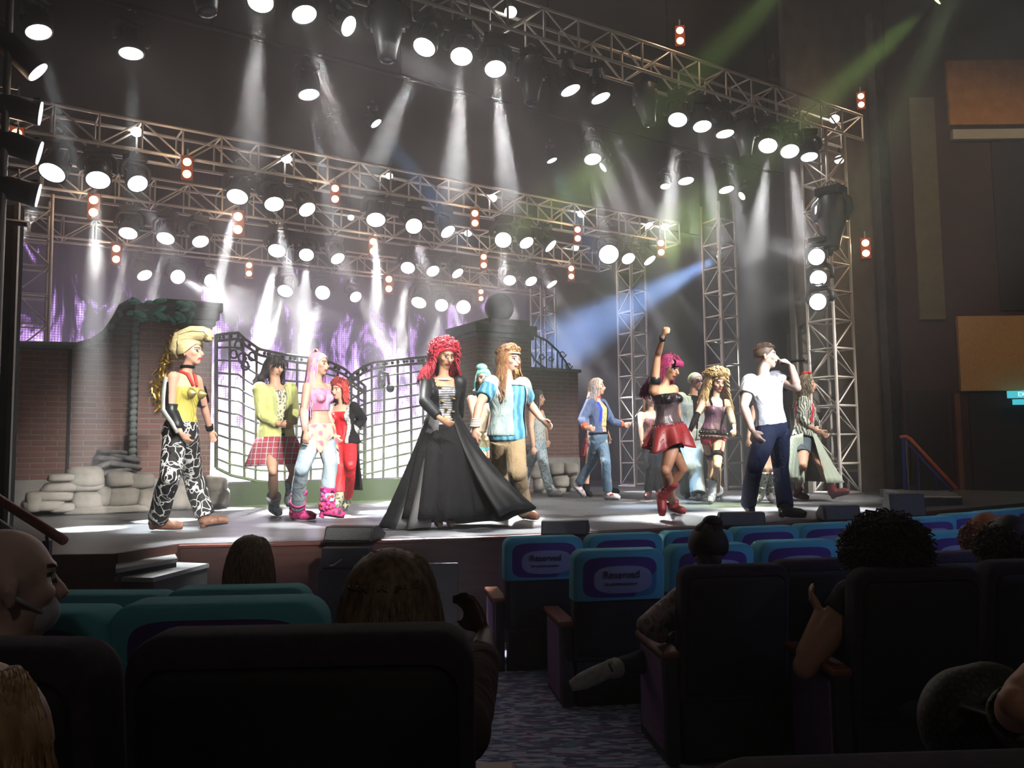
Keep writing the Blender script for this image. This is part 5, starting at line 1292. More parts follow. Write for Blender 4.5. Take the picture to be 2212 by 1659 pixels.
# 9 ---- blue jacket dancer
Y = Yf(1322, 1080)
f = person('performer with streaked hair in blue jacket, yellow top and patched jeans, arms out', dict(pv=(1293, 946, Y), nk=(1287, 868), hd=(1291, 838), eR=(1257, 908, -1), wR=(1266, 926, -1), hR=(1280, 928, -1), eL=(1322, 912, -1), wL=(1345, 918, 1), hL=(1362, 918, -1), kL=(1309, 1000, -1), aL=(1313, 1068, 'g'), tL=(1337, 1077), kR=(1278, 1002, 1), aR=(1248, 1048, 1), tR=(1262, 1072)), 1.74, 'm', 'fair', 55, (22, 4), vox=.012, curl=(.9, .9), smile=1)
top(f, 'yellow_top', [mvor('yellow_print', (.62, .58, .3), (.4, .34, .1), 18, .1, .3)], .012, .28, .86, 0)
bj = mnoise('blue_jacket', (.05, .08, .18), (.1, .14, .26), 8, .8)
top(f, 'blue_jacket', [bj, mat('royal_scarf', (.02, .05, .6), .6)], .026, .12, .95, .86, .02, cut=lambda t_, a, b, p: b > .0 and -.08 < a < .1, paint=lambda t_, a, b, p: 1 if b > -.02 and -.13 < a <= -.07 and t_ > .4 else 0)
for k in 'LR': sleeve(f, 'orange_cuff', mat('orange_cuff', (.7, .13, .05), .7), k, .84, .96, .022)
pj = mvor('patched_jeans', (.1, .17, .25), (.42, .42, .3), 8, .3, .42)
pants(f, 'patched_jeans', [pj], .012, .95, lambda t_: .082-.03*t_ if t_ < .5 else .06, waist=.1)
belt(f, 'belt', blackc, .08, .14, .018); q = MB(); c = f.nk.lerp(f.hd, .25); q.ell(c, (.07, .07, .035)); q.build('red_neckerchief', mat('neckerchief', (.8, .04, .05), .7), f.root, True)
for k in 'LR': shoe(f, mvor('red_white_blue_boot', (.6, .6, .62), (.4, .03, .06), 12, .2, .35), k, .14, .012, .02)
hs_ = mnoise('pink_blond_hair', (.7, .42, .34), (.62, .5, .38), 10, .6); hsb = mat('blue_streak', (.08, .25, .4), .6)
q = MB(); scalp(f, None, .02, q=q); strands(f, None, longhair(.16, .12, puff=.01, droop=(0, -.03, 0)), 80, r=.015, q=q, wav=.008, mi=lambda i, rn: 1 if i % 9 == 0 else 0); q.build('hair', [hs_, hsb], f.root, True); ground(f)
# 10 ---- dancer behind 9
Y = 13.8
f = person('dancer in red frilled shorts mostly hidden behind the blue jacket performer', dict(pv=(1283, 952, Y), nk=(1283, 882), hd=(1284, 855), eR=(1272, 915, -1), wR=(1270, 940, -1), eL=(1305, 915, 1), wL=(1316, 940, 1), hL=(1320, 965, 1), kR=(1270, 1000, -1), aR=(1266, 1055, 1), tR=(1276, 1066), kL=(1306, 1002, -1), aL=(1318, 1052, 1), tL=(1335, 1058)), 1.66, 'w', 'mid', 50, (10, 0), vox=.014)
top(f, 'red_bodice', [redc], .012, .0, .82, 0); skirt(f, 'frilled_skirt', mwave('red_black_frill', (.5, .03, .05), (.08, .03, .04), 12, 0, 'Z', .4, .6), .1, .3, .07, 12, .03)
for k in 'LR': shoe(f, blackc, k, .1, .012, .05)
q = MB(); scalp(f, None, .02, q=q); q.build('hair', blk, f.root, True); ground(f)
# 11 ---- raised fist
Y = Yf(1468, 1128)
f = person('purple haired woman raising one fist, black corset, red skirt and studded boots', dict(pv=(1446, 930, Y), nk=(1432, 832), hd=(1446, 797, -.03), eR=(1420, 768, 1), wR=(1432, 727, -1), hR=(1440, 703, -1), eL=(1462, 885, 1), wL=(1468, 925, 1), hL=(1470, 945, -1), kL=(1438, 1016, -1), aL=(1455, 1095, 'g'), tL=(1480, 1122), kR=(1474, 1012, 1), aR=(1432, 1070, 1), tR=(1430, 1112)), 1.68, 'w', 'tan', 40, (10, -18), curl=(.6, 1.4), smile=1)
bc = mnoise('black_vinyl', (.012, .01, .012), (.03, .02, .025), 10, .25)
top(f, 'corset', [bc, mwave('studded_corset', (.03, .012, .015), (.25, .22, .22), 22, 1, 'X', .8, .9, .3)], .012, .14, .8, 0, paint=lambda t_, a, b, p: 1 if t_ < .58 else 0)
for sx in (-1, 1):
    q = MB(); p, l, d = tfr(f, .66); q.ell(p+l*sx*.075+d*.09, (.062, .062, .05), None, 16, 10); q.build('bra_cup', bc, f.root, True)
belt(f, 'studded_belt', mat('wine_belt', (.12, .015, .02), .4), .06, .16, .026, studs=26)
skirt(f, 'red_leather_skirt', redl, .1, .25, .07, 7, .04, .03, jag=.3)
q = MB(); rn = random.Random(3)
for i in range(60):
    a = rn.random()*6.28; v_ = rn.uniform(.15, .7); p, l, d = tfr(f, .1); q.ell(p+l*math.cos(a)*(.2+.1*v_)+d*math.sin(a)*(.15+.1*v_)-UPZ*.27*v_, .006, None, 5, 3)
q.build('skirt_studs', silver, f.root)
for k in 'LR':
    legband(f, 'sheer_tights', skin('tights', (.46, .23, .14)), k, .1, .93, .003)
    shoe(f, redl, k, .2, .014, .035, cuff=.015, sole=blackc)
q = MB()
for k in 'LR':
    for z in (.06, .1):
        for j in range(12): a = j*.52; q.ell(f.an[k].lerp(f.kn[k], z/.41)+V3(math.cos(a), math.sin(a), 0)*.062, .008, None, 5, 3)
q.build('boot_studs', silver, f.root)
sleeve(f, 'arm_band', leather, 'R', .1, .2, .012); sleeve(f, 'wrist_strap', leather, 'R', .93, .99, .01)
pur = mnoise('wine_purple_hair', (.16, .015, .05), (.32, .03, .12), 14, .45)
q = MB(); scalp(f, pur, .024, q=q); strands(f, None, longhair(.26, .13, puff=.015, droop=(0, -.05, 0)), 110, r=.015, wav=.01, q=q, seed=31)
strands(f, None, lambda a, rn: [((a-.5)*.1, .02, .118), ((a-.5)*.14, .095, .095), ((a-.5)*.16, .1, .045)], 40, r=.01, q=q); tuft(f, q, 120, .035)
q.build('hair', pur, f.root, True); ground(f)
# 12 ---- hidden red haired woman
Y = 12.8
f = person('auburn haired woman in dark corset, partly behind the raised fist performer', dict(pv=(1408, 950, Y), nk=(1405, 882), hd=(1406, 856), eR=(1384, 915, -1), wR=(1386, 948, -1), hR=(1388, 968, -1), eL=(1424, 915, -1), wL=(1428, 945, -1), kR=(1404, 1005, -1), aR=(1400, 1058, 1), tR=(1396, 1068), kL=(1420, 1005, -1), aL=(1424, 1058, 1), tL=(1424, 1068)), 1.64, 'w', 'mid', 0, (5, -5), vox=.013)
top(f, 'corset', [mvor('purple_orange_print', (.35, .1, .06), (.08, .05, .12), 18, .1, .25)], .012, .0, .76, 0)
pants(f, 'dark_trousers', [blackc], .012, .95, lambda t_: .085-.03*t_ if t_ < .5 else .06)
for k in 'LR': shoe(f, mat('wine_boot', (.1, .02, .02), .4), k, .14, .012, .03)
aub = mnoise('auburn_hair', (.45, .14, .05), (.6, .22, .08), 12, .5)
q = MB(); scalp(f, None, .02, q=q); strands(f, None, longhair(.2, .1, puff=.01), 60, r=.014, q=q); q.build('hair', aub, f.root, True); ground(f)
# 13 ---- pale suit man
Y = Yf(1500, 1078)
f = person('older man in pale grey suit with white cap and tinted glasses', dict(pv=(1493, 945, Y), nk=(1495, 860), hd=(1503, 826), eR=(1473, 905, -1), wR=(1472, 945, -1), hR=(1474, 962, -1), eL=(1520, 905, 1), wL=(1522, 942, 1), kR=(1486, 1006, -1), aR=(1484, 1064, 'g'), tR=(1484, 1078), kL=(1502, 1006, -1), aL=(1508, 1068, 'g'), tL=(1512, 1080)), 1.82, 'm', 'mid', 12, (15, 0), vox=.012)
suit = mnoise('pale_grey_suit', (.36, .42, .37), (.45, .5, .45), 5, .85)
top(f, 'black_turtleneck', [blackc], .012, .3, 1.0, 0)
top(f, 'suit_jacket', [suit], .034, -.05, .97, .94, .03, flare=.03, cut=lambda t_, a, b, p: b > .0 and abs(a) < .02+.05*t_)
pants(f, 'suit_trousers', [suit], .02, .99, lambda t_: .095-.03*t_ if t_ < .5 else .088)
for k in 'LR': shoe(f, mat('black_shoe', (.02, .02, .02), .3), k, .08, .008, .02)
q = MB(); scalp(f, None, .016, q=q); q.build('white_cap', mat('cap_white', (.72, .7, .66), .8), f.root, True)
q = MB()
for sx in (-1, 1): q.ell(f.hpt(sx*.033, .098, .01), (.026, .012, .02), None, 12, 8)
q.path([f.hpt(-.085, .02, .015), f.hpt(-.06, .095, .015), f.hpt(.06, .095, .015), f.hpt(.085, .02, .015)], .004, 5); q.build('tinted_glasses', mat('glasses', (.03, .03, .1), .15), f.root, True); ground(f)
# 14 ---- blonde with corset
Y = Yf(1551, 1091)
f = person('blonde woman in purple laced corset with garters, walking forward', dict(pv=(1541, 940, Y), nk=(1545, 868), hd=(1549, 830), eR=(1505, 898, -1), wR=(1490, 932, -1), hR=(1486, 950, -1), eL=(1578, 894, -1), wL=(1587, 925, -1), hL=(1585, 944, -1), kL=(1549, 1006, -1), aL=(1550, 1070, 'g'), tL=(1552, 1090), kR=(1538, 1004, 1), aR=(1538, 1068, 1), tR=(1534, 1084)), 1.68, 'w', 'fair', 8, (10, -8), vox=.0105)
pl_ = mwave('purple_laced_corset', (.16, .03, .1), (.1, .09, .09), 16, .5, 'X', .3, .7, .4)
top(f, 'corset', [pl_], .012, .12, .76, 0)
for sx in (-1, 1): q = MB(); p, l, d = tfr(f, .78); q.path([p+l*sx*.08+d*.1, p+l*sx*.09+d*.06+UPZ*.08, f.nk+l*sx*.05+UPZ*.03], .012, 6); q.build('halter_strap', blackc, f.root, True)
belt(f, 'studded_belt', blackc, .02, .1, .022, studs=22); belt(f, 'cartridge_belt', mat('dark_belt', (.04, .03, .03), .4), -.08, -.02, .03, studs=24, sm=gold)
pants(f, 'red_briefs', [mat('wine_briefs', (.3, .02, .04), .6)], .012, .07, waist=.1)
for k in 'LR':
    legband(f, 'garter_band', blackc, k, .27, .35, .01)
    legband(f, 'knee_tight', mnoise('flesh_tight', (.6, .36, .24), (.66, .42, .3), 9, .5), k, .34, .9, .003)
    shoe(f, mvor('glitter_boot', (.6, .62, .7), (.2, .2, .25), 40, .1, .25, .25, .5), k, .2, .016, .04, cuff=.02)
    loft(f, 'garter_strap', mat('garter_red', (.4, .02, .03), .5), [f.hp[k]+f.fw*.09-UPZ*.04, f.hp[k].lerp(f.kn[k], .55)+f.fw*.075], .008, 6)
sleeve(f, 'long_glove', blackc, 'R', .45, 1, .006); sleeve(f, 'sheer_sleeve', mat('olive_mesh', (.14, .1, .06), .7), 'L', .3, .9, .008)
bl2 = mnoise('golden_hair', (.62, .36, .12), (.88, .62, .3), 12, .55, stretch=(2, 2, 1))
q = MB(); scalp(f, None, .035, q=q); strands(f, None, longhair(.3, .19, puff=.045), 130, r=.02, wav=.02, q=q, seed=44)
tuft(f, q, 320, .11, 1.25, .007, wav=.014)
q.build('hair', bl2, f.root, True); ground(f)
# 15 ---- singer in white T-shirt
Y = Yf(1640, 1119)
f = person('singer in white T-shirt and dark navy trousers holding a microphone to his mouth', dict(pv=(1668, 924, Y), nk=(1645, 818, .0), hd=(1655, 772, .0), eR=(1607, 878, -1), wR=(1625, 930, -1), hR=(1641, 952, -1), eL=(1722, 838, -1), wL=(1709, 790, (-.07,)), hL=(1690, 776, (-.05,)), kR=(1630, 1010, -1), aR=(1616, 1092, 'g'), tR=(1624, 1110), kL=(1686, 1010, 1), aL=(1697, 1100, 'g'), tL=(1738, 1112)), 1.84, 'm', 'pale', 32, (48, 3), build_=1.04, curl=(1.25, .35), smile=1)
top(f, 'white_t_shirt', [tshirt], .014, .02, .96, .27, .03)
nv = mnoise('navy_trousers', (.012, .018, .045), (.02, .03, .07), 6, .85)
pants(f, 'navy_trousers', [nv], .014, .97, lambda t_: .095-.035*t_ if t_ < .5 else .068, waist=.1)
for k in 'LR': shoe(f, mat('black_boot', (.012, .012, .014), .25), k, .12, .014, .025)
sh_ = mnoise('short_brown_hair', (.06, .04, .03), (.14, .09, .06), 20, .5)
q = MB(); scalp(f, None, .008, q=q)
tuft(f, q, 260, .022, .95, .0045, wav=.002, fw=.004)
q.build('hair', sh_, f.root, True); ground(f)
dz_ = f.root.location.z-f.root['_o'][2]
mouth = f.hpt(0, .118, -.057); mdir = (P(1726, 779, Y-.08)-mouth).normalized()
mic = wthing('microphone', 'black handheld microphone held by the singer in white', 'microphone', mouth+V3(0, 0, dz_))
q = MB(); m0 = mouth+V3(0, 0, dz_); q.ell(m0+mdir*.02, .026, None, 14, 10); q.build('mesh_head', mat('mic_blue', (.06, .12, .45), .4, .4), mic, True)
q = MB(); q.path([m0+mdir*.04, m0+mdir*.06, m0+mdir*.25], [.022, .018, .014], 12); q.build('handle', blackc, mic, True)
# 16 ---- zebra shirt performer
Y = Yf(1728, 1083)
f = person('performer in black and white zebra shirt with red patches and pale pleated skirt panels', dict(pv=(1737, 945, Y), nk=(1737, 864), hd=(1744, 832), eR=(1730, 905, -1), wR=(1752, 925, -1), hR=(1772, 935, -1), eL=(1758, 905, 1), wL=(1770, 930, 1), hL=(1782, 940, 1), kR=(1735, 1006, -1), aR=(1722, 1066, 'g'), tR=(1744, 1080), kL=(1770, 1002, -1), aL=(1800, 1062, 1), tL=(1832, 1062)), 1.78, 'm', 'mid', 68, (12, 2), vox=.011)
zs = mwave('zebra_shirt', (.05, .06, .05), (.55, .58, .48), 9, 9, 'X', .42, .55, .8)
top(f, 'zebra_shirt', [zs, mat('red_patch', (.65, .03, .05), .7)], .024, .02, .96, .92, .02, flare=.06, paint=lambda t_, a, b, p: 1 if (-.15 < a < -.1 or abs(a) < .015) and .35 < t_ < .85 else 0)
pants(f, 'denim_shorts', [mat('dark_denim', (.07, .1, .12), .8)], .014, .26, waist=.1)
pg = mwave('pale_green_pleats', (.3, .36, .28), (.42, .48, .38), 24, .5, 'X', .3, .7, .8)
skirt(f, 'pleated_skirt', pg, .1, .66, .16, 30, .012, .03, dir_=V3(1, .1, 0), dirlen=.2, open_=lambda a, v: math.cos(a) < -.1 and abs(math.sin(a)) < .55 if False else (math.sin(a) < .75 and math.sin(a) > .05 and math.cos(a) < -.05))
wb = mat('burgundy_boot', (.13, .02, .025), .35)
for k in 'LR': shoe(f, wb, k, .16, .014, .025)
gh = mnoise('brown_hair_dark', (.12, .07, .05), (.24, .15, .1), 9, .6); ghg = mat('green_streak', (.28, .5, .24), .6)
q = MB(); scalp(f, None, .02, q=q); strands(f, None, longhair(.22, .12, puff=.012, droop=(0, -.04, 0)), 90, r=.014, wav=.01, q=q, seed=17, mi=lambda i, rn: 1 if i % 6 == 0 else 0); q.build('hair', [gh, ghg], f.root, True)
q = MB(); rn = random.Random(1)
for i in range(12): q.ell(f.hpt(rn.uniform(-.05, .05), rn.uniform(-.04, .05), .14+rn.uniform(0, .03)), (.025, .02, .018), None, 7, 5)
q.build('red_hair_flowers', mat('flower_red', (.9, .03, .03), .5), f.root, True); ground(f)
# 17 ---- dancer hidden behind the singer
Y = 11.6
f = person('dancer with silver foil boots, mostly hidden behind the white shirt singer', dict(pv=(1650, 950, Y), nk=(1652, 868), hd=(1655, 840), eR=(1622, 905, -1), wR=(1616, 938, -1), hR=(1614, 955, -1), eL=(1672, 905, 1), wL=(1680, 935, 1), kR=(1652, 1004, -1), aR=(1640, 1062, 1), tR=(1632, 1074), kL=(1664, 1004, -1), aL=(1664, 1060, 1), tL=(1668, 1072)), 1.66, 'w', 'fair', 10, (0, 0), vox=.014)
top(f, 'dark_top', [blackc], .012, 0, .8, 0); pants(f, 'shorts', [blackc], .012, .14)
sf = mvor('silver_foil', (.5, .5, .48), (.08, .08, .08), 22, .12, .3, .3, .7)
for k in 'LR': legband(f, 'foil_legging', sf, k, .55, 1, .02); shoe(f, sf, k, .14, .02, .03)
q = MB(); scalp(f, None, .02, q=q); q.build('hair', blk, f.root, True); ground(f)
# ------------------------------------------------------------------ stage edge things
m_mon = mnoise('monitor_grille', (.085, .09, .09), (.12, .125, .125), 60, .8)
def wedge(pts, label, h=None, yaw_from=None):
    """pts: left px, right px, base py, top py"""
    x0, x1, yb, yt = pts; a = G(x0, yb); c = G(x1, yb); mid = (a+c)/2; wd = (c-a).length; top_ = P((x0+x1)/2, yt, mid.y+.12); h = top_.z-SZ
    d = (c-a).normalized(); rot = math.atan2(d.y, d.x); r = thing('stage_monitor', label, 'loudspeaker', mid, rot, 'wedge monitors along the stage edge')
    Mx_ = Matrix(((0, 0, 1, 0), (1, 0, 0, 0), (0, 1, 0, 0), (0, 0, 0, 1)))
    q = MB(); q.prism([(0, 0), (.4, 0), (.44, h*.35), (.2, h), (.06, h)], -wd/2, wd/2, Mx_); cb_ = q.build('cabinet', m_blk2, r, bevel=.012)
    q = MB(); q.prism([(-.006, .02), (.0, .02), (.056, h-.01), (.05, h-.01)], -wd/2+.015, wd/2-.015, Mx_); reparent(q.build('grille', m_mon, r), cb_)
    return r
wedge((697, 803, 1172, 1136), 'grey wedge monitor on the stage edge, nearest the yellow jacket performer')
wedge((1168, 1270, 1158, 1123), 'grey wedge monitor on the stage edge right of the black coat hem')
wedge((1556, 1656, 1139, 1106), 'grey wedge monitor in front of the singer in white')
wedge((1780, 1862, 1126, 1091), 'dark wedge monitor between the singer and the big curly head')
wedge((1925, 2003, 1117, 1066), 'large dark wedge monitor at the right end of the stage')
# front fill box hanging below the first monitor
a = P(750, 1172, G(750, 1172).y-.16); r = wthing('front_fill_speaker', 'black box loudspeaker on the stage front below the left wedge monitor', 'loudspeaker', a)
q = MB(); x0, x1 = P(696, 1174, a.y).x, P(800, 1174, a.y).x; q.box((x0, a.y-.03, P(700, 1228, a.y).z), (x1, a.y+.09, SZ-.02)); q.build('cabinet', m_blk2, r, bevel=.01)
q = MB(); q.box((x0-.01, a.y-.08, .13), (x1+.01, a.y+.09, P(700, 1230, a.y).z)); q.build('black_skirt', m_black, r)
q = MB(); q.path([P(712, 1222, a.y-.06), P(722, 1220, a.y-.06), P(738, 1208, a.y-.06)], .006, 5); q.path([P(782, 1210, a.y-.06), P(786, 1200, a.y-.06)], .006, 5); q.build('cable_hook', m_steel, r)
# dark access hatch in the fascia
fq = [G(900, 1161), G(1073, 1156)]
hp_ = P(900, 1250, fq[0].y-.06); r = wthing('access_hatch', 'dark square access hatch in the brown stage front', 'hatch', hp_)
q = MB(); q.box((P(830, 1250, hp_.y).x, hp_.y-.03, .15), (P(990, 1250, hp_.y).x, hp_.y+.0, P(900, 1216, hp_.y).z)); q.build('hatch_board', mat('hatch_dark', (.022, .014, .012), .6), r, bevel=.006)
# left corner steps
m_tread = mnoise('step_tread', (.14, .15, .15), (.24, .25, .25), 5, .5)
r = wthing('stage_steps', 'two short dark steps at the left corner of the stage', 'steps', P(320, 1250, 6.0))
for nm, pts, z in (('upper_tread', [(250, 1229), (384, 1206), (378, 1197), (251, 1212)], .93), ('lower_tread', [(247, 1247), (331, 1248), (452, 1217), (378, 1214)], .865)):
    q = MB(); pp = [G(x, y, z) for x, y in pts]; q.prism([(p.x, p.y) for p in pp], z-.03, z); q.build(nm, m_tread, r)
    q = MB(); c_ = sum(pp, V3(0, 0, 0))/4; q.prism([((p.x-c_.x)*.96+c_.x, (p.y-c_.y)*.96+c_.y) for p in pp], .12, z-.03); q.build('step_body', m_black, r)
# left stair handrail
m_rail = mat('mahogany_rail', (.2, .04, .02), .3); m_post = mat('navy_post', (.02, .025, .08), .5)
r = wthing('stair_handrail', 'dark red wooden handrail on blue post at the left stage steps', 'handrail', P(100, 1200, 5.3))
q = MB(); q.path([P(-70, 1030, 5.75), P(0, 1080, 5.6), P(138, 1168, 5.3)], [.03, .03, .03], 12); q.build('rail', m_rail, r, True)
q = MB(); q.path([P(-60, 1090, 5.72), P(0, 1129, 5.6), P(60, 1172, 5.45)], .02, 8); q.build('lower_rail', mat('pale_blue_bar', (.3, .38, .45), .5), r, True)
q = MB(); p0 = P(102, 1168, 5.35); q.box((p0.x-.02, p0.y-.02, zf(5.3)), (p0.x+.022, p0.y+.02, p0.z)); q.tube(p0, P(101, 1156, 5.35), .01); q.build('post', m_post, r)
# right stair unit and its railing
qs = G(1960, 1108)
r = wthing('stair_unit', 'low black stair unit at the right end of the stage', 'steps', G(2000, 1075))
z1 = SZ+.10
pp = [G(1700, 1063, z1), G(1968, 1064, z1), G(2077, 1074, z1), G(2000, 1076, z1), G(1800, 1072, z1)]
q = MB(); q.prism([(p.x, p.y) for p in [G(1900, 1056, z1), G(2058, 1062, z1), G(2078, 1073, z1), G(1985, 1076, z1)]], SZ, z1); q.build('top_platform', m_tread, r)
q = MB(); e0, e1 = G(1985, 1101, .95), G(2094, 1101, .95); q.prism([(e0.x, e0.y), (e1.x, e1.y), (e1.x-.3, e1.y+1.2), (e0.x-.3, e0.y+1.2)], .6, .93); q.build('lower_step', m_black, r)
q = MB(); q.path([e0, e1], .012, 5); q.path([G(1968, 1074, z1), G(2077, 1074.5, z1)], .012, 5); q.build('white_nosing', mat('nosing_white', (.7, .7, .68), .6), r)
m_blue = mat('blue_steel', (.03, .05, .32), .45); m_orr = mat('orange_rail', (.75, .16, .06), .45)
yb = G(1950, 1062).y-.2
r = wthing('stair_railing', 'blue steel stair railing with orange handrail at the right wall', 'railing', P(2000, 1060, yb))
q = MB(); q.path([P(1944, 944, yb), P(1958, 943, yb), P(1966, 948, yb-.03), P(2066, 1056, yb-.6)], .028, 10); q.build('handrail', m_orr, r, True)
q = MB(); q.path([P(1962, 958, yb), P(2062, 1068, yb-.6)], .022, 8); q.build('lower_bar', m_blue, r, True)
for x, y0, y1, dy in ((1950, 946, 1062, 0), (1982, 980, 1063, -.15), (2020, 1022, 1066, -.35)):
    a = P(x, y0, yb+dy); q = MB(); q.tube(a, (a.x, a.y, P(x, y1, yb+dy).z), .016 if x > 1950 else .032); q.build('upright', m_blue, r)
q = MB(); q.tube(P(1962, 1045, yb), P(1982, 1063, yb-.15), .014); q.build('brace', m_blue, r)
a = P(1958, 960, yb); q = MB(); q.tube(P(1957, 946, yb), (P(1957, 946, yb).x, yb, P(1957, 1064, yb).z), .02); q.build('upright', m_steel, r)
# clutter at the foot of the right tower
a = S(12.3, 9.0); 
for i, (px, py, w_, h_, nm, lb) in enumerate(((1838, 1052, .3, .34, 'equipment_case', 'small black equipment case on the floor behind the right tower'), (1812, 1050, .07, .5, 'bottle', 'dark bottle standing behind the right tower foot'), (1833, 1054, .05, .22, 'bottle', 'short white bottle behind the right tower foot'))):
    p = W(px, py, 8.72-.04*i); p.z = SZ; r = wthing(nm, lb, 'case' if i == 0 else 'bottle', p)
    q = MB()
    if i == 0: q.box((p.x-w_/2, p.y-.12, SZ), (p.x+w_/2, p.y+.02, SZ+h_)); q.build('case_body', m_blk2, r, bevel=.01); q = MB(); q.box((p.x-.1, p.y-.1, SZ+h_), (p.x+.1, p.y, SZ+h_+.03)); q.build('lid', m_steel, r)
    else: q.lathe([(0, 0), (w_*.5, 0), (w_*.5, h_*.6), (w_*.2, h_*.75), (w_*.2, h_), (0, h_)], Matrix.Translation((p.x, p.y, SZ)), 12); q.build('bottle_body', m_blk2 if i == 1 else m_sign if False else mat('white_plastic', (.7, .7, .7), .5), r, True)

# ------------------------------------------------------------------ seats
m_plush = mnoise('purple_plush', (.03, .02, .034), (.045, .03, .05), 40, .95, bump=.002)
m_back = mnoise('seat_back_shell', (.008, .007, .009), (.014, .012, .015), 20, .7)
m_wood = mnoise('armrest_wood', (.16, .045, .02), (.24, .07, .03), 4, .45, stretch=(1, 8, 1))
m_panel = mnoise('lilac_carpet_panel', (.2, .11, .24), (.27, .15, .32), 50, .95)
m_side = mat('end_frame', (.025, .022, .03), .6)
m_cov = mat('seat_cover', (.1, .4, .5), .85); t = NT(m_cov)
# cover artwork: light blue border, violet field, pale grey oval (the printed cloth's own pattern)
tc = t.n('TexCoord'); sx = t.n('SeparateXYZ'); t.l(tc.outputs['Object'], sx.inputs[0])
def M2(op, a, b_=None, c_=None):
    n = t.n('Math'); n.operation = op
    for i, x in enumerate([a, b_, c_]):
        if x is None: continue
        if isinstance(x, (int, float)): n.inputs[i].default_value = x
        else: t.l(x, n.inputs[i])
    return n.outputs[0]
X_, Z_ = sx.outputs[0], sx.outputs[2]
fx = M2('POWER', M2('ABSOLUTE', M2('DIVIDE', X_, .235)), 5.0); fz = M2('POWER', M2('ABSOLUTE', M2('DIVIDE', M2('SUBTRACT', Z_, .83), .125)), 5.0)
field = M2('ADD', fx, fz)
ox = M2('POWER', M2('ABSOLUTE', M2('DIVIDE', M2('SUBTRACT', X_, .02), .185)), 3.0); oz = M2('POWER', M2('ABSOLUTE', M2('DIVIDE', M2('SUBTRACT', Z_, .815), .085)), 3.0)
oval = M2('ADD', ox, oz)
curve = M2('ADD', M2('MULTIPLY', X_, .5), M2('MULTIPLY', M2('MULTIPLY', X_, X_), 1.6))   # diagonal teal sweep at the right
c_bor = (.09, .42, .5); c_vio = (.075, .03, .19); c_ov = (.3, .31, .42)
def mixc(fac, a, b_):
    n = t.n('Mix'); n.data_type = 'RGBA'; t.l(fac, n.inputs[0])
    for i, x in ((6, a), (7, b_)):
        if isinstance(x, tuple): n.inputs[i].default_value = (*x, 1)
        else: t.l(x, n.inputs[i])
    return n.outputs[2]
inf = M2('LESS_THAN', field, 1.0); ino = M2('LESS_THAN', oval, 1.0)
swp = M2('GREATER_THAN', M2('ADD', X_, M2('MULTIPLY', M2('SUBTRACT', Z_, .83), -.9)), .2)
vio = mixc(swp, c_vio, (.05, .22, .36))
t.base(mixc(ino, mixc(inf, c_bor, vio), c_ov))
m_let = mat('cover_lettering', (.03, .03, .08), .8)
SH = .98
def roundrect(w_, h0, h1, rad, n=6):
    pts = []
    for cx_, cz_, a0 in ((w_/2-rad, h1-rad, 0), (-w_/2+rad, h1-rad, 90), (-w_/2+.02, h0+.02, 180), (w_/2-.02, h0+.02, 270)):
        rr = rad if a0 < 180 else .02
        for k in range(n+1): a = R(a0+90*k/n); pts.append((cx_+rr*math.cos(a), cz_+rr*math.sin(a)))
    return pts
def arc_top(pts, w_, up=.012): return [(x, z+up*(1-(2*x/w_)**2) if z > .5 else z) for x, z in pts]
def slabxz(q, pts, y0, y1, tilt, z0, mi=0, inset=.0):
    """extruded outline in xz with soft edges; leans back (towards -y) above z0"""
    cx_ = 0; cz_ = sum(p[1] for p in pts)/len(pts); rings = []
    for y, k in ((y0, .955), (y0+.012, .99), (y0+.03, 1), (y1-.03, 1), (y1-.01, .985), (y1, .95)):
        rings.append([Vector((x*k, y-(z-z0)*tilt, cz_+(z-cz_)*k)) for x, z in pts])
    q.rings(rings, True, mi)
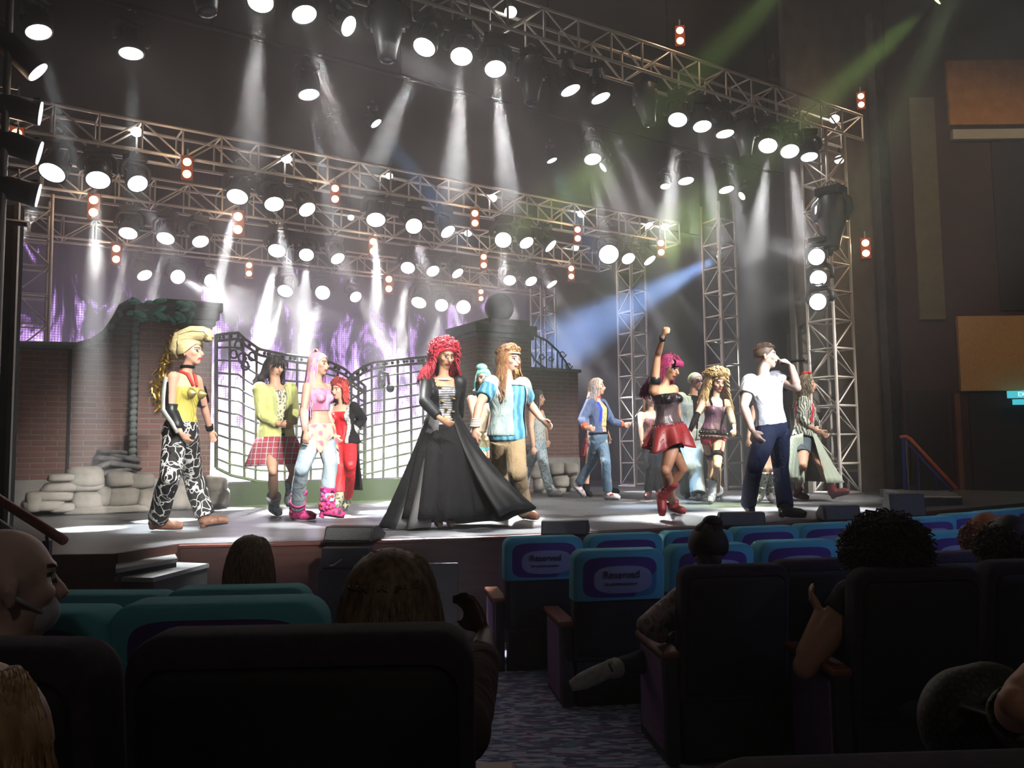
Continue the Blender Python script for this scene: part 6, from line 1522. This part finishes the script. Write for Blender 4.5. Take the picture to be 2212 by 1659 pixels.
def seat_proto(cover, text, endL, endR, wd=.56):
    r = thing('theatre_seat', '', 'seat', (0, 0, 0), 0)
    q = MB(); slabxz(q, arc_top(roundrect(wd, .3, SH, .06), wd), -.29, -.16, .12, .3); q.build('backrest', m_plush, r, True)
    q = MB(); pts = roundrect(wd-.05, .34, SH-.045, .05); slabxz(q, pts, -.305, -.27, .12, .3); q.build('back_shell', m_back, r, True)
    q = MB(); q.box((-wd/2+.02, -.27, .02), (wd/2-.02, -.2, .36)); q.build('kick_panel', m_back, r, bevel=.006)
    q = MB(); q.box((-wd/2+.03, -.14, .28), (wd/2-.03, .3, .44)); q.build('seat_cushion', m_plush, r, bevel=.04)
    for x_ in (-.18, .18): q = MB(); q.box((x_-.02, -.2, 0), (x_+.02, .1, .3)); q.build('leg', m_side, r)
    if cover:
        q = MB(); pts = arc_top(roundrect(wd+.022, .68, SH+.014, .065), wd); slabxz(q, pts, -.322, -.15, .12, .3); cv_ = q.build('printed_cover', m_cov, r, True)
        if text:
            lt_ = textmesh('Reserved', .062, m_let, r, (.01, -.322-(.845-.3)*.12-.006, .845), (R(90+6.8), 0, 0), 'lettering', .001); reparent(lt_, cv_)
            lt_ = textmesh('for private occasions', .024, m_let, r, (.01, -.322-(.79-.3)*.12-.006, .79), (R(90+6.8), 0, 0), 'lettering', .0008); reparent(lt_, cv_)
    for s_, on in ((-1, endL), (1, endR)):
        x = s_*(wd/2+.035)
        if on:
            q = MB(); q.box((x-.035, -.27, .0), (x+.035, .26, .52)); ef_ = q.build('end_frame', m_side, r, bevel=.008)
            q = MB(); q.box((x+s_*.03, -.22, .06), (x+s_*.045, .2, .5)); reparent(q.build('carpet_panel', m_panel, r, bevel=.004), ef_)
        elif s_ < 0: continue
        else:
            q = MB(); q.box((x-.02, -.1, .3), (x+.02, .1, .52)); q.build('arm_support', m_side, r)
        q = MB(); q.box((x-(.055 if on else .03), -.28, .52), (x+(.055 if on else .03), .28 if on else .2, .555)); q.build('armrest', m_wood, r, bevel=.012)
    return r
PROTO = {}
def seat(px, py, drop, face, cover=True, text=False, endL=False, endR=False, label='', group='', wd=.56, Y=None):
    """top centre of the seat back at a pixel; drop = metres below the eye"""
    d = ray(px, py); top_ = CAM + d*((CAM.z-drop-CAM.z)/d.z) if Y is None else P(px, py, Y)
    key = (cover, text, endL, endR, wd)
    fdir = Vector((math.sin(R(face)), math.cos(R(face)), 0)); rot = math.atan2(fdir.y, fdir.x)-math.pi/2
    base = Vector((top_.x, top_.y, 0)) + fdir*(.23+.08); z = top_.z-SH-.012-(.014 if cover else 0)
    if key not in PROTO: r = PROTO[key] = seat_proto(*key)
    else: r = dup(PROTO[key])
    r.location = (base.x, base.y, z); r.rotation_euler = (0, 0, rot); r['label'] = label; r['group'] = group; r['category'] = 'seat'
    return r, z
G1, G2, G3, G4, GL, GN = 'covered seats in the first row right of the aisle', 'covered seats in the second row right of the aisle', 'dark seats in the third row right of the aisle', 'dark seats in the fourth row right of the aisle', 'seats left of the aisle', 'nearest seats'
seat(1171, 1155, .59, -8, True, True, True, label='covered aisle seat marked Reserved, front row, farther one by the aisle', group=G1)
for px, py, fc, lb, tx in ((1344, 1149, -12, 'covered front row seat just right of the front aisle seat', 0), (1500, 1142, -14, 'covered front row seat partly behind the head with the bun', 0), (1646, 1134, -16, 'covered front row seat below the singer in white', 0), (1778, 1127, -18, 'covered front row seat left of the big curly head', 0), (1890, 1121, -20, 'covered front row seat behind the big curly head', 0), (2000, 1114, -24, 'covered front row seat just right of the big curly head', 0), (2076, 1106, -27, 'covered front row seat marked Reserved, right of the curly head', 1), (2146, 1100, -30, 'covered front row seat above the red curly hair', 1), (2205, 1095, -33, 'covered front row seat at the right picture edge', 1)):
    seat(px, py, .59, fc, True, bool(tx), label=lb, group=G1)
seat(1331, 1182, .59, -8, True, True, True, label='covered aisle seat marked Reserved, second row, nearer and larger one', group=G2)
for px, py, fc, lb, tx in ((1528, 1171, -11, 'covered second row seat behind the head with the bun', 0), (1712, 1163, -13, 'covered second row seat above the dark seat backs', 1), (1884, 1155, -16, 'covered second row seat behind the big curly head', 0), (2046, 1144, -19, 'covered second row seat marked Reserved, left of the red curly hair', 1), (2180, 1137, -22, 'covered second row seat behind the red curly hair', 0)):
    seat(px, py, .59, fc, True, bool(tx), label=lb, group=G2)
seat(1582, 1216, .56, -6, False, False, True, label='dark seat back of the woman with the hair bun', group=G3)
for px, py, dr, fc, lb in ((1775, 1203, .56, -9, 'dark seat back between the bun head and the curly head'), (1915, 1195, .56, -11, 'dark seat back hidden behind the curly head'), (2075, 1187, .56, -13, 'dark seat back under the Reserved seat, right of the curly head'), (2225, 1180, .56, -15, 'dark seat back at the right edge below the red curls')):
    seat(px, py, dr, fc, False, label=lb, group=G3)
seat(1972, 1221, .5, -4, False, False, True, label='dark seat back of the person with big curly hair', group=G4)
seat(2240, 1204, .5, -8, False, label='dark seat back right of the curly haired person, at the picture edge', group=G4)
# left block
seat(660, 1347, .3, -2, False, False, False, True, label='large black seat back filling the lower left middle', group=GN, wd=.575, Y=1.49)
seat(-110, 1372, .3, 6, False, label='dark purple edged seat back at the lower left corner', group=GN, wd=.56, Y=1.47)
seat(485, 1286, .41, -3, True, label='covered seat just beyond the large black one', group=GL, Y=2.46)
seat(50, 1304, .41, 4, True, label='covered seat behind the bald man', group=GL, Y=2.44)
seat(521, 1261, .54, -3, True, label='covered front seat of the left block, right one', group=GL, Y=3.6)
seat(231, 1273, .54, 3, True, label='covered front seat of the left block, left one', group=GL, Y=3.58)
seat(2150, 1634, .3, -3, False, False, False, label='nearest dark seat back, cut by the bottom edge at the right', group=GN, wd=.6, Y=.88)
# shelf of the seat-row steps under the left block is the raked floor

# ------------------------------------------------------------------ the audience
def seated(label, px, py, Y, yaw, sex='w', hair=None, skn='aud', shirt=None, H=1.68, head=(0, 0), arms=None, vox=.01, headr=1.0, hairf=None, sleeves=.9, legs=None, armk=1, shoem=None):
    """head centre at a pixel; body seated below it, facing the stage"""
    hd = P(px, py, Y); s = H/1.75; hy = hd.y; 
    class O: pass
    def pix(p):
        v = p-CAM; z = v.dot(Fw); return (CX+F_PX*v.dot(Rt)/z, CY-F_PX*v.dot(Up)/z)
    a = R(yaw); fw = V3(math.sin(a), -math.cos(a), 0); lt = V3(math.cos(a), math.sin(a), 0)
    nk = hd-UPZ*.185*s-fw*.03; pv = nk-UPZ*.5*s-fw*.02
    J = dict(pv=(*pix(pv), pv.y), nk=(*pix(nk), nk.y-pv.y), hd=(*pix(hd), hd.y-nk.y))
    for k, sg in (('L', 1), ('R', -1)):
        A_J = (arms or {}).get(k)
        sh = nk-UPZ*.055+lt*.17*sg
        if A_J: J['e'+k], J['w'+k], J['h'+k] = A_J
        else:
            e = sh-UPZ*.24+fw*.1+lt*.03*sg; w_ = e+fw*.2-lt*.06*sg+UPZ*.0
            J['e'+k] = (*pix(e), 1 if (e-CAM).length > (sh-CAM).length else -1); J['w'+k] = (*pix(w_), 1); 
        L_ = (legs or {}).get(k)
        hpj = pv+lt*.09*sg; kn = hpj+fw*.4+UPZ*.03; an = V3(kn.x, kn.y, zf(Y)+.09) + fw*.02
        J['k'+k] = L_[0] if L_ else (*pix(kn), 1); J['a'+k] = L_[1] if L_ else (*pix(an), 1)
        if L_: J['t'+k] = L_[2]
    f = person(label, J, H, sex, skn, yaw, head, True, 'audience members', vox=vox, headr=headr, curl=(.5, .5), armk=armk)
    top(f, 'shirt', [shirt or mat('dark_shirt', (.03, .03, .035), .9)], .016, -.1, .95, sleeves, .016)
    pants(f, 'trousers', [mat('dark_trousers', (.03, .035, .05), .9)], .014, .97)
    for k in 'LR': shoe(f, shoem or mat('dark_shoe', (.04, .04, .045), .6), k, .06, .01, .012, sole=shoem)
    if hairf: hairf(f)
    return f
dk = mnoise('dark_curly_hair', (.012, .008, .007), (.035, .022, .018), 14, .6)
def h_long(m, L=.25, sp=.1, puff=.0, n=260, wav=.004, r=.0065):
    def g(f):
        q = MB(); scalp(f, None, .016+puff*.5, q=q); strands(f, None, longhair(L, sp, puff=puff), n, r=r, wav=wav, q=q, taper=.5, fine=False); tuft(f, q, n//2, .012+puff, 1.02, r, wav=.002); q.build('hair', m, f.root, True)
    return g
def h_bun(f):
    q = MB(); scalp(f, None, .02, q=q, scale=(1.05, 1.05, 1)); q.ell(f.hpt(-.02, -.03, .15), (.055, .055, .04))
    rn = random.Random(3)
    for i in range(50): a = rn.random()*6.28; q.path([f.hpt(math.cos(a)*.09, math.sin(a)*.1-.02, .02), f.hpt(math.cos(a)*.06, math.sin(a)*.07-.02, .12), f.hpt(-.02+rn.uniform(-.03, .03), -.03, .16+rn.uniform(0, .02))], .012, 5)
    q.path([f.hpt(0, -.08, .0), f.hpt(0, -.09, -.09)], [.05, .03]); q.build('hair', dk, f.root, True)
def h_curl(m, n, r0, r1, rad, sx=1, sz=1, cz=.03, fr=.55):
    def g(f):
        q = MB(); scalp(f, None, .03, q=q); ringlets(f, q, n, .07, r1, rad, 8, sx, sz, cz, fr, -.75, .013)
        q.build('hair', m, f.root, True)
    return g
brd_ = mnoise('light_brown_hair', (.1, .06, .03), (.26, .17, .09), 18, .55, stretch=(4, 4, 1))
red_ = mnoise('ginger_hair', (.25, .06, .02), (.4, .12, .04), 16, .6)
blo_ = mnoise('honey_blond_hair', (.3, .16, .06), (.55, .34, .14), 14, .5, stretch=(4, 4, 1))
# bald man, lower left
f = seated('bald man with a face mask turned towards the stage, lower left', 14, 1270, 1.95, 160, 'm', skn='pale', shirt=mnoise('grey_sweatshirt', (.2, .22, .22), (.3, .32, .32), 20, .9), H=1.8, head=(-22, 0), headr=1.05, arms={'R': ((268, 1560, -1), (285, 1640, 1), (270, 1700, 1)), 'L': ((-150, 1600, 1), (-60, 1650, 1), (0, 1660, 1))})
q = MB(); q.ell(f.hpt(0, .055, -.055), (.062, .05, .05), f.HM, 16, 10); q.path([f.hpt(-.05, .05, -.05), f.hpt(-.085, -.01, -.01)], .005, 5); q.path([f.hpt(.05, .05, -.05), f.hpt(.085, -.01, -.01)], .005, 5); q.build('face_mask', mat('face_mask', (.5, .52, .55), .8), f.root, True)
seated('person with smooth brown hair in the left front seat, head above the covered seats', 541, 1222, 4.1, 178, 'w', hairf=h_long(brd_, .2, .1, .01), head=(0, -3))
cr = P(845, 1318, 1.86)
seated('person with light brown hair in the large black seat, clapping', 845, 1330, 1.86, 176, 'w', skn='dark', hairf=h_long(brd_, .12, .105, .012, 900, .004, .004), H=1.66, arms={'R': ((1035, 1440, 1), (1048, 1370, 1), (1015, 1302, 1)), 'L': ((700, 1480, 1), (850, 1440, 1), (950, 1420, 1))}, sleeves=.6, shirt=mat('brown_top', (.05, .025, .02), .9))
seated('woman with dark hair bun and patterned sleeves leaning on the armrest', 1528, 1190, 4.6, 190, 'w', skn='dark', hairf=h_bun, head=(0, 0), shirt=mvor('patterned_blouse', (.3, .22, .22), (.12, .08, .08), 22, .1, .25), shoem=mnoise('pale_sneaker', (.3, .3, .27), (.45, .45, .42), 30, .8), arms={'L': ((1395, 1350, -1), (1440, 1380, 1), (1465, 1390, 1)), 'R': ((1610, 1330, 1), (1600, 1390, 1), (1580, 1400, 1))}, legs={'L': ((1420, 1420, 1), (1318, 1446, -1), (1238, 1480, -1)), 'R': ((1560, 1450, 1), (1560, 1600, 1), (1540, 1620, 1))})
f = seated('person with very big dark curly hair, elbow on the armrest, clapping', 1912, 1180, 3.95, 172, 'w', skn='tan', hairf=h_curl(dk, 1300, .1, .205, .0055, 1.05, .95, .0), H=1.72, sleeves=.12, armk=1.55, arms={'L': ((1738, 1440, -1), (1775, 1325, 1), (1740, 1268, 1)), 'R': ((2040, 1400, 1), (1850, 1330, 1), (1790, 1290, 1))})
seated('person with ginger curls in the third row at the right', 2133, 1162, 5.2, 165, 'w', hairf=h_curl(red_, 700, .09, .155, .0055, 1.1, .9, .01), arms={'L': ((2070, 1270, 1), (2062, 1235, 1), (2060, 1212, 1)), 'R': ((2170, 1270, 1), (2110, 1240, 1), (2080, 1215, 1))})
seated('person with dark curly hair at the right edge behind the ginger curls', 2182, 1178, 4.35, 165, 'w', hairf=h_curl(dk, 700, .09, .165, .0055, 1.1, .9, .01))
# near right: person in dark spotted clothes with phone
f = seated('person at the lower right edge in dark clothes, one elbow showing', 2330, 1330, 2.0, 170, 'w', skn='tan', shirt=mvor('spotted_dress', (.012, .014, .01), (.12, .12, .06), 30, .06, .12), H=1.68, sleeves=.25, arms={'L': ((2192, 1520, -1), (2260, 1420, 1), (2290, 1390, 1)), 'R': ((2420, 1560, 1), (2400, 1500, 1), (2380, 1480, 1))}, hairf=h_long(dk, .2))
bag = wthing('shoulder_bag', 'dark green fabric bag on the seat at the lower right', 'bag', P(2090, 1600, 2.1))
q = MB(); q.ell(P(2095, 1560, 2.1), (.12, .1, .13), None, 24, 16); q.ell(P(2140, 1545, 2.1), (.12, .1, .125), None, 20, 12); q.build('bag_body', mvor('speckled_cloth', (.01, .012, .008), (.05, .055, .03), 60, .1, .3), bag, True, remesh=.012, sm_it=5)
q = MB(); q.path([P(2050, 1500, 2.08), P(2090, 1455, 2.08), P(2140, 1460, 2.08)], .008, 6); q.build('bag_strap', mat('bag_strap', (.02, .02, .015), .7), bag, True)
ph = thing('phone', 'slim phone lying on the spotted lap at the lower right', 'phone', P(2160, 1545, 1.95), .3); q = MB(); q.box((-.04, -.07, 0), (.04, .07, .008)); q.build('phone_body', m_blk2, ph, bevel=.004)
# blond head, bottom left corner
seated('person with honey blond hair at the bottom left corner', -92, 1705, .95, 178, 'w', hairf=h_long(blo_, .22, .085, .0, 900, .008, .0034), H=1.66, vox=.012)

# blue wall lamp and two added warm fill lights
def house_or_fill_lamp(label, loc, tgt, power, ang, col):
    r = thing('house_or_fill_lamp', label, 'lamp', loc, None, 'house lamps'); loc = Vector(loc); d = (Vector(tgt)-loc).normalized(); quat = Vector((0, 0, -1)).rotation_difference(d)
    ob('head', LM['head'], r, (0, 0, 0), quat, .7); ob('lens', LM['lens'], r, d*.01, quat, .7, mat('house_or_fill_lens', (.5, .5, .7), .3, emit=col, es=2)); spot('lamp_light', loc+d*.08, tgt, power, ang, col, .8, r, .3)
house_or_fill_lamp('blue house lamp high on the right wall', (9.3, 2.0, 4.6), (3.2, 6.6, .8), 700, 45, (.35, .45, 1))
house_or_fill_lamp('added dim warm fill light under the rear ceiling', (1.0, -6.5, 7.5), (3.5, 7, .5), 130, 75, (1, .85, .75))  # unseen fill added for a dim ambience over the seats
house_or_fill_lamp('added warm fill light for the right wall panels', (8.6, 8.5, 8.6), (8.0, 14.5, 4.5), 500, 70, (1, .7, .4))  # unseen fill added to brighten the tan and rust panels
# ------------------------------------------------------------------ drifting stage smoke under the lamp rows
def smoke(label, u0, u1, v0, v1, z0, z1, dens, seed):
    cu, cv, cz = (u0+u1)/2, (v0+v1)/2, (z0+z1)/2; hu, hv, hz = (u1-u0)/2, (v1-v0)/2, (z1-z0)/2
    m = bpy.data.materials.new('drifting_smoke'); m.use_nodes = True; tr = m.node_tree; tr.nodes.clear()
    out = tr.nodes.new('ShaderNodeOutputMaterial'); vs_ = tr.nodes.new('ShaderNodeVolumeScatter'); vs_.inputs['Anisotropy'].default_value = .45; tr.links.new(vs_.outputs[0], out.inputs['Volume'])
    tcn = tr.nodes.new('ShaderNodeTexCoord'); mp = tr.nodes.new('ShaderNodeMapping'); mp.inputs['Location'].default_value = (seed, 0, 0); mp.inputs['Scale'].default_value = (1, 1, .8); tr.links.new(tcn.outputs['Object'], mp.inputs[0])
    ns = tr.nodes.new('ShaderNodeTexNoise'); ns.inputs['Scale'].default_value = .75; ns.inputs['Detail'].default_value = 3; tr.links.new(mp.outputs[0], ns.inputs['Vector'])
    def mt(op, a, b_=None, clamp=False):
        n = tr.nodes.new('ShaderNodeMath'); n.operation = op; n.use_clamp = clamp
        for i, x in enumerate((a, b_)):
            if x is None: continue
            if isinstance(x, (int, float)): n.inputs[i].default_value = x
            else: tr.links.new(x, n.inputs[i])
        return n.outputs[0]
    sp = tr.nodes.new('ShaderNodeSeparateXYZ'); tr.links.new(tcn.outputs['Object'], sp.inputs[0])
    f_ = None
    for i, hh in ((0, hu), (1, hv), (2, hz)):
        e = mt('SUBTRACT', 1, mt('POWER', mt('ABSOLUTE', mt('DIVIDE', sp.outputs[i], hh)), 2.5), True); f_ = e if f_ is None else mt('MULTIPLY', f_, e)
    pf = mt('MULTIPLY', mt('SUBTRACT', ns.outputs[0], .36, True), 4.0)
    tr.links.new(mt('MULTIPLY', mt('MULTIPLY', f_, pf), dens), vs_.inputs['Density'])
    q = MB(); q.box((-hu, -hv, -hz), (hu, hv, hz)); o = q.build('stage_smoke', m); o.location = S(cu, cv, cz); o.rotation_euler = (0, 0, SROT)
    tag(o, label, 'smoke', None, 'stuff'); return o
smoke('bright drifting smoke under the rear lamp trusses', -.5, 12.6, 11.4, 18.2, 2.3, 6.0, .2, 1)
smoke('thin drifting smoke under the front truss lamps', .5, 12.5, 7.4, 10.9, 4.3, 6.9, .2, 5)
cy.volume_step_rate = 4; cy.volume_max_steps = 14
foh(0, 0, S(3.6, 9, 1.9), 3.2, 0.0, 8.9, 8500, 27, (1, .93, .86), 'left upper front of house lamp above the audience')
foh(0, 0, S(6.6, 9, 1.9), 7.0, 0.0, 8.9, 8500, 27, (1, .95, .9), 'centre upper front of house lamp above the audience')
foh(0, 0, S(9.8, 9, 1.9), 10.5, 0.5, 8.9, 8500, 27, (1, .96, .92), 'right upper front of house lamp above the audience')
foh(0, 0, S(2.6, 9, 1.9), 1.5, -5.0, 6.2, 9500, 16.5, (1, .94, .88), 'left rear balcony lamp behind the audience')
foh(0, 0, S(5.8, 9, 1.9), 5.0, -5.0, 6.2, 9500, 16.5, (1, .95, .9), 'centre rear balcony lamp behind the audience')
foh(0, 0, S(9.2, 9, 1.9), 9.5, -5.0, 6.2, 9500, 16.5, (1, .96, .92), 'right rear balcony lamp behind the audience')
foh(0, 0, Vector((2.69, 8.85, 2.1)), 6.5, -5.0, 6.6, 9000, 6, (.82, .88, 1), 'cool white followspot aimed at the singer in white')
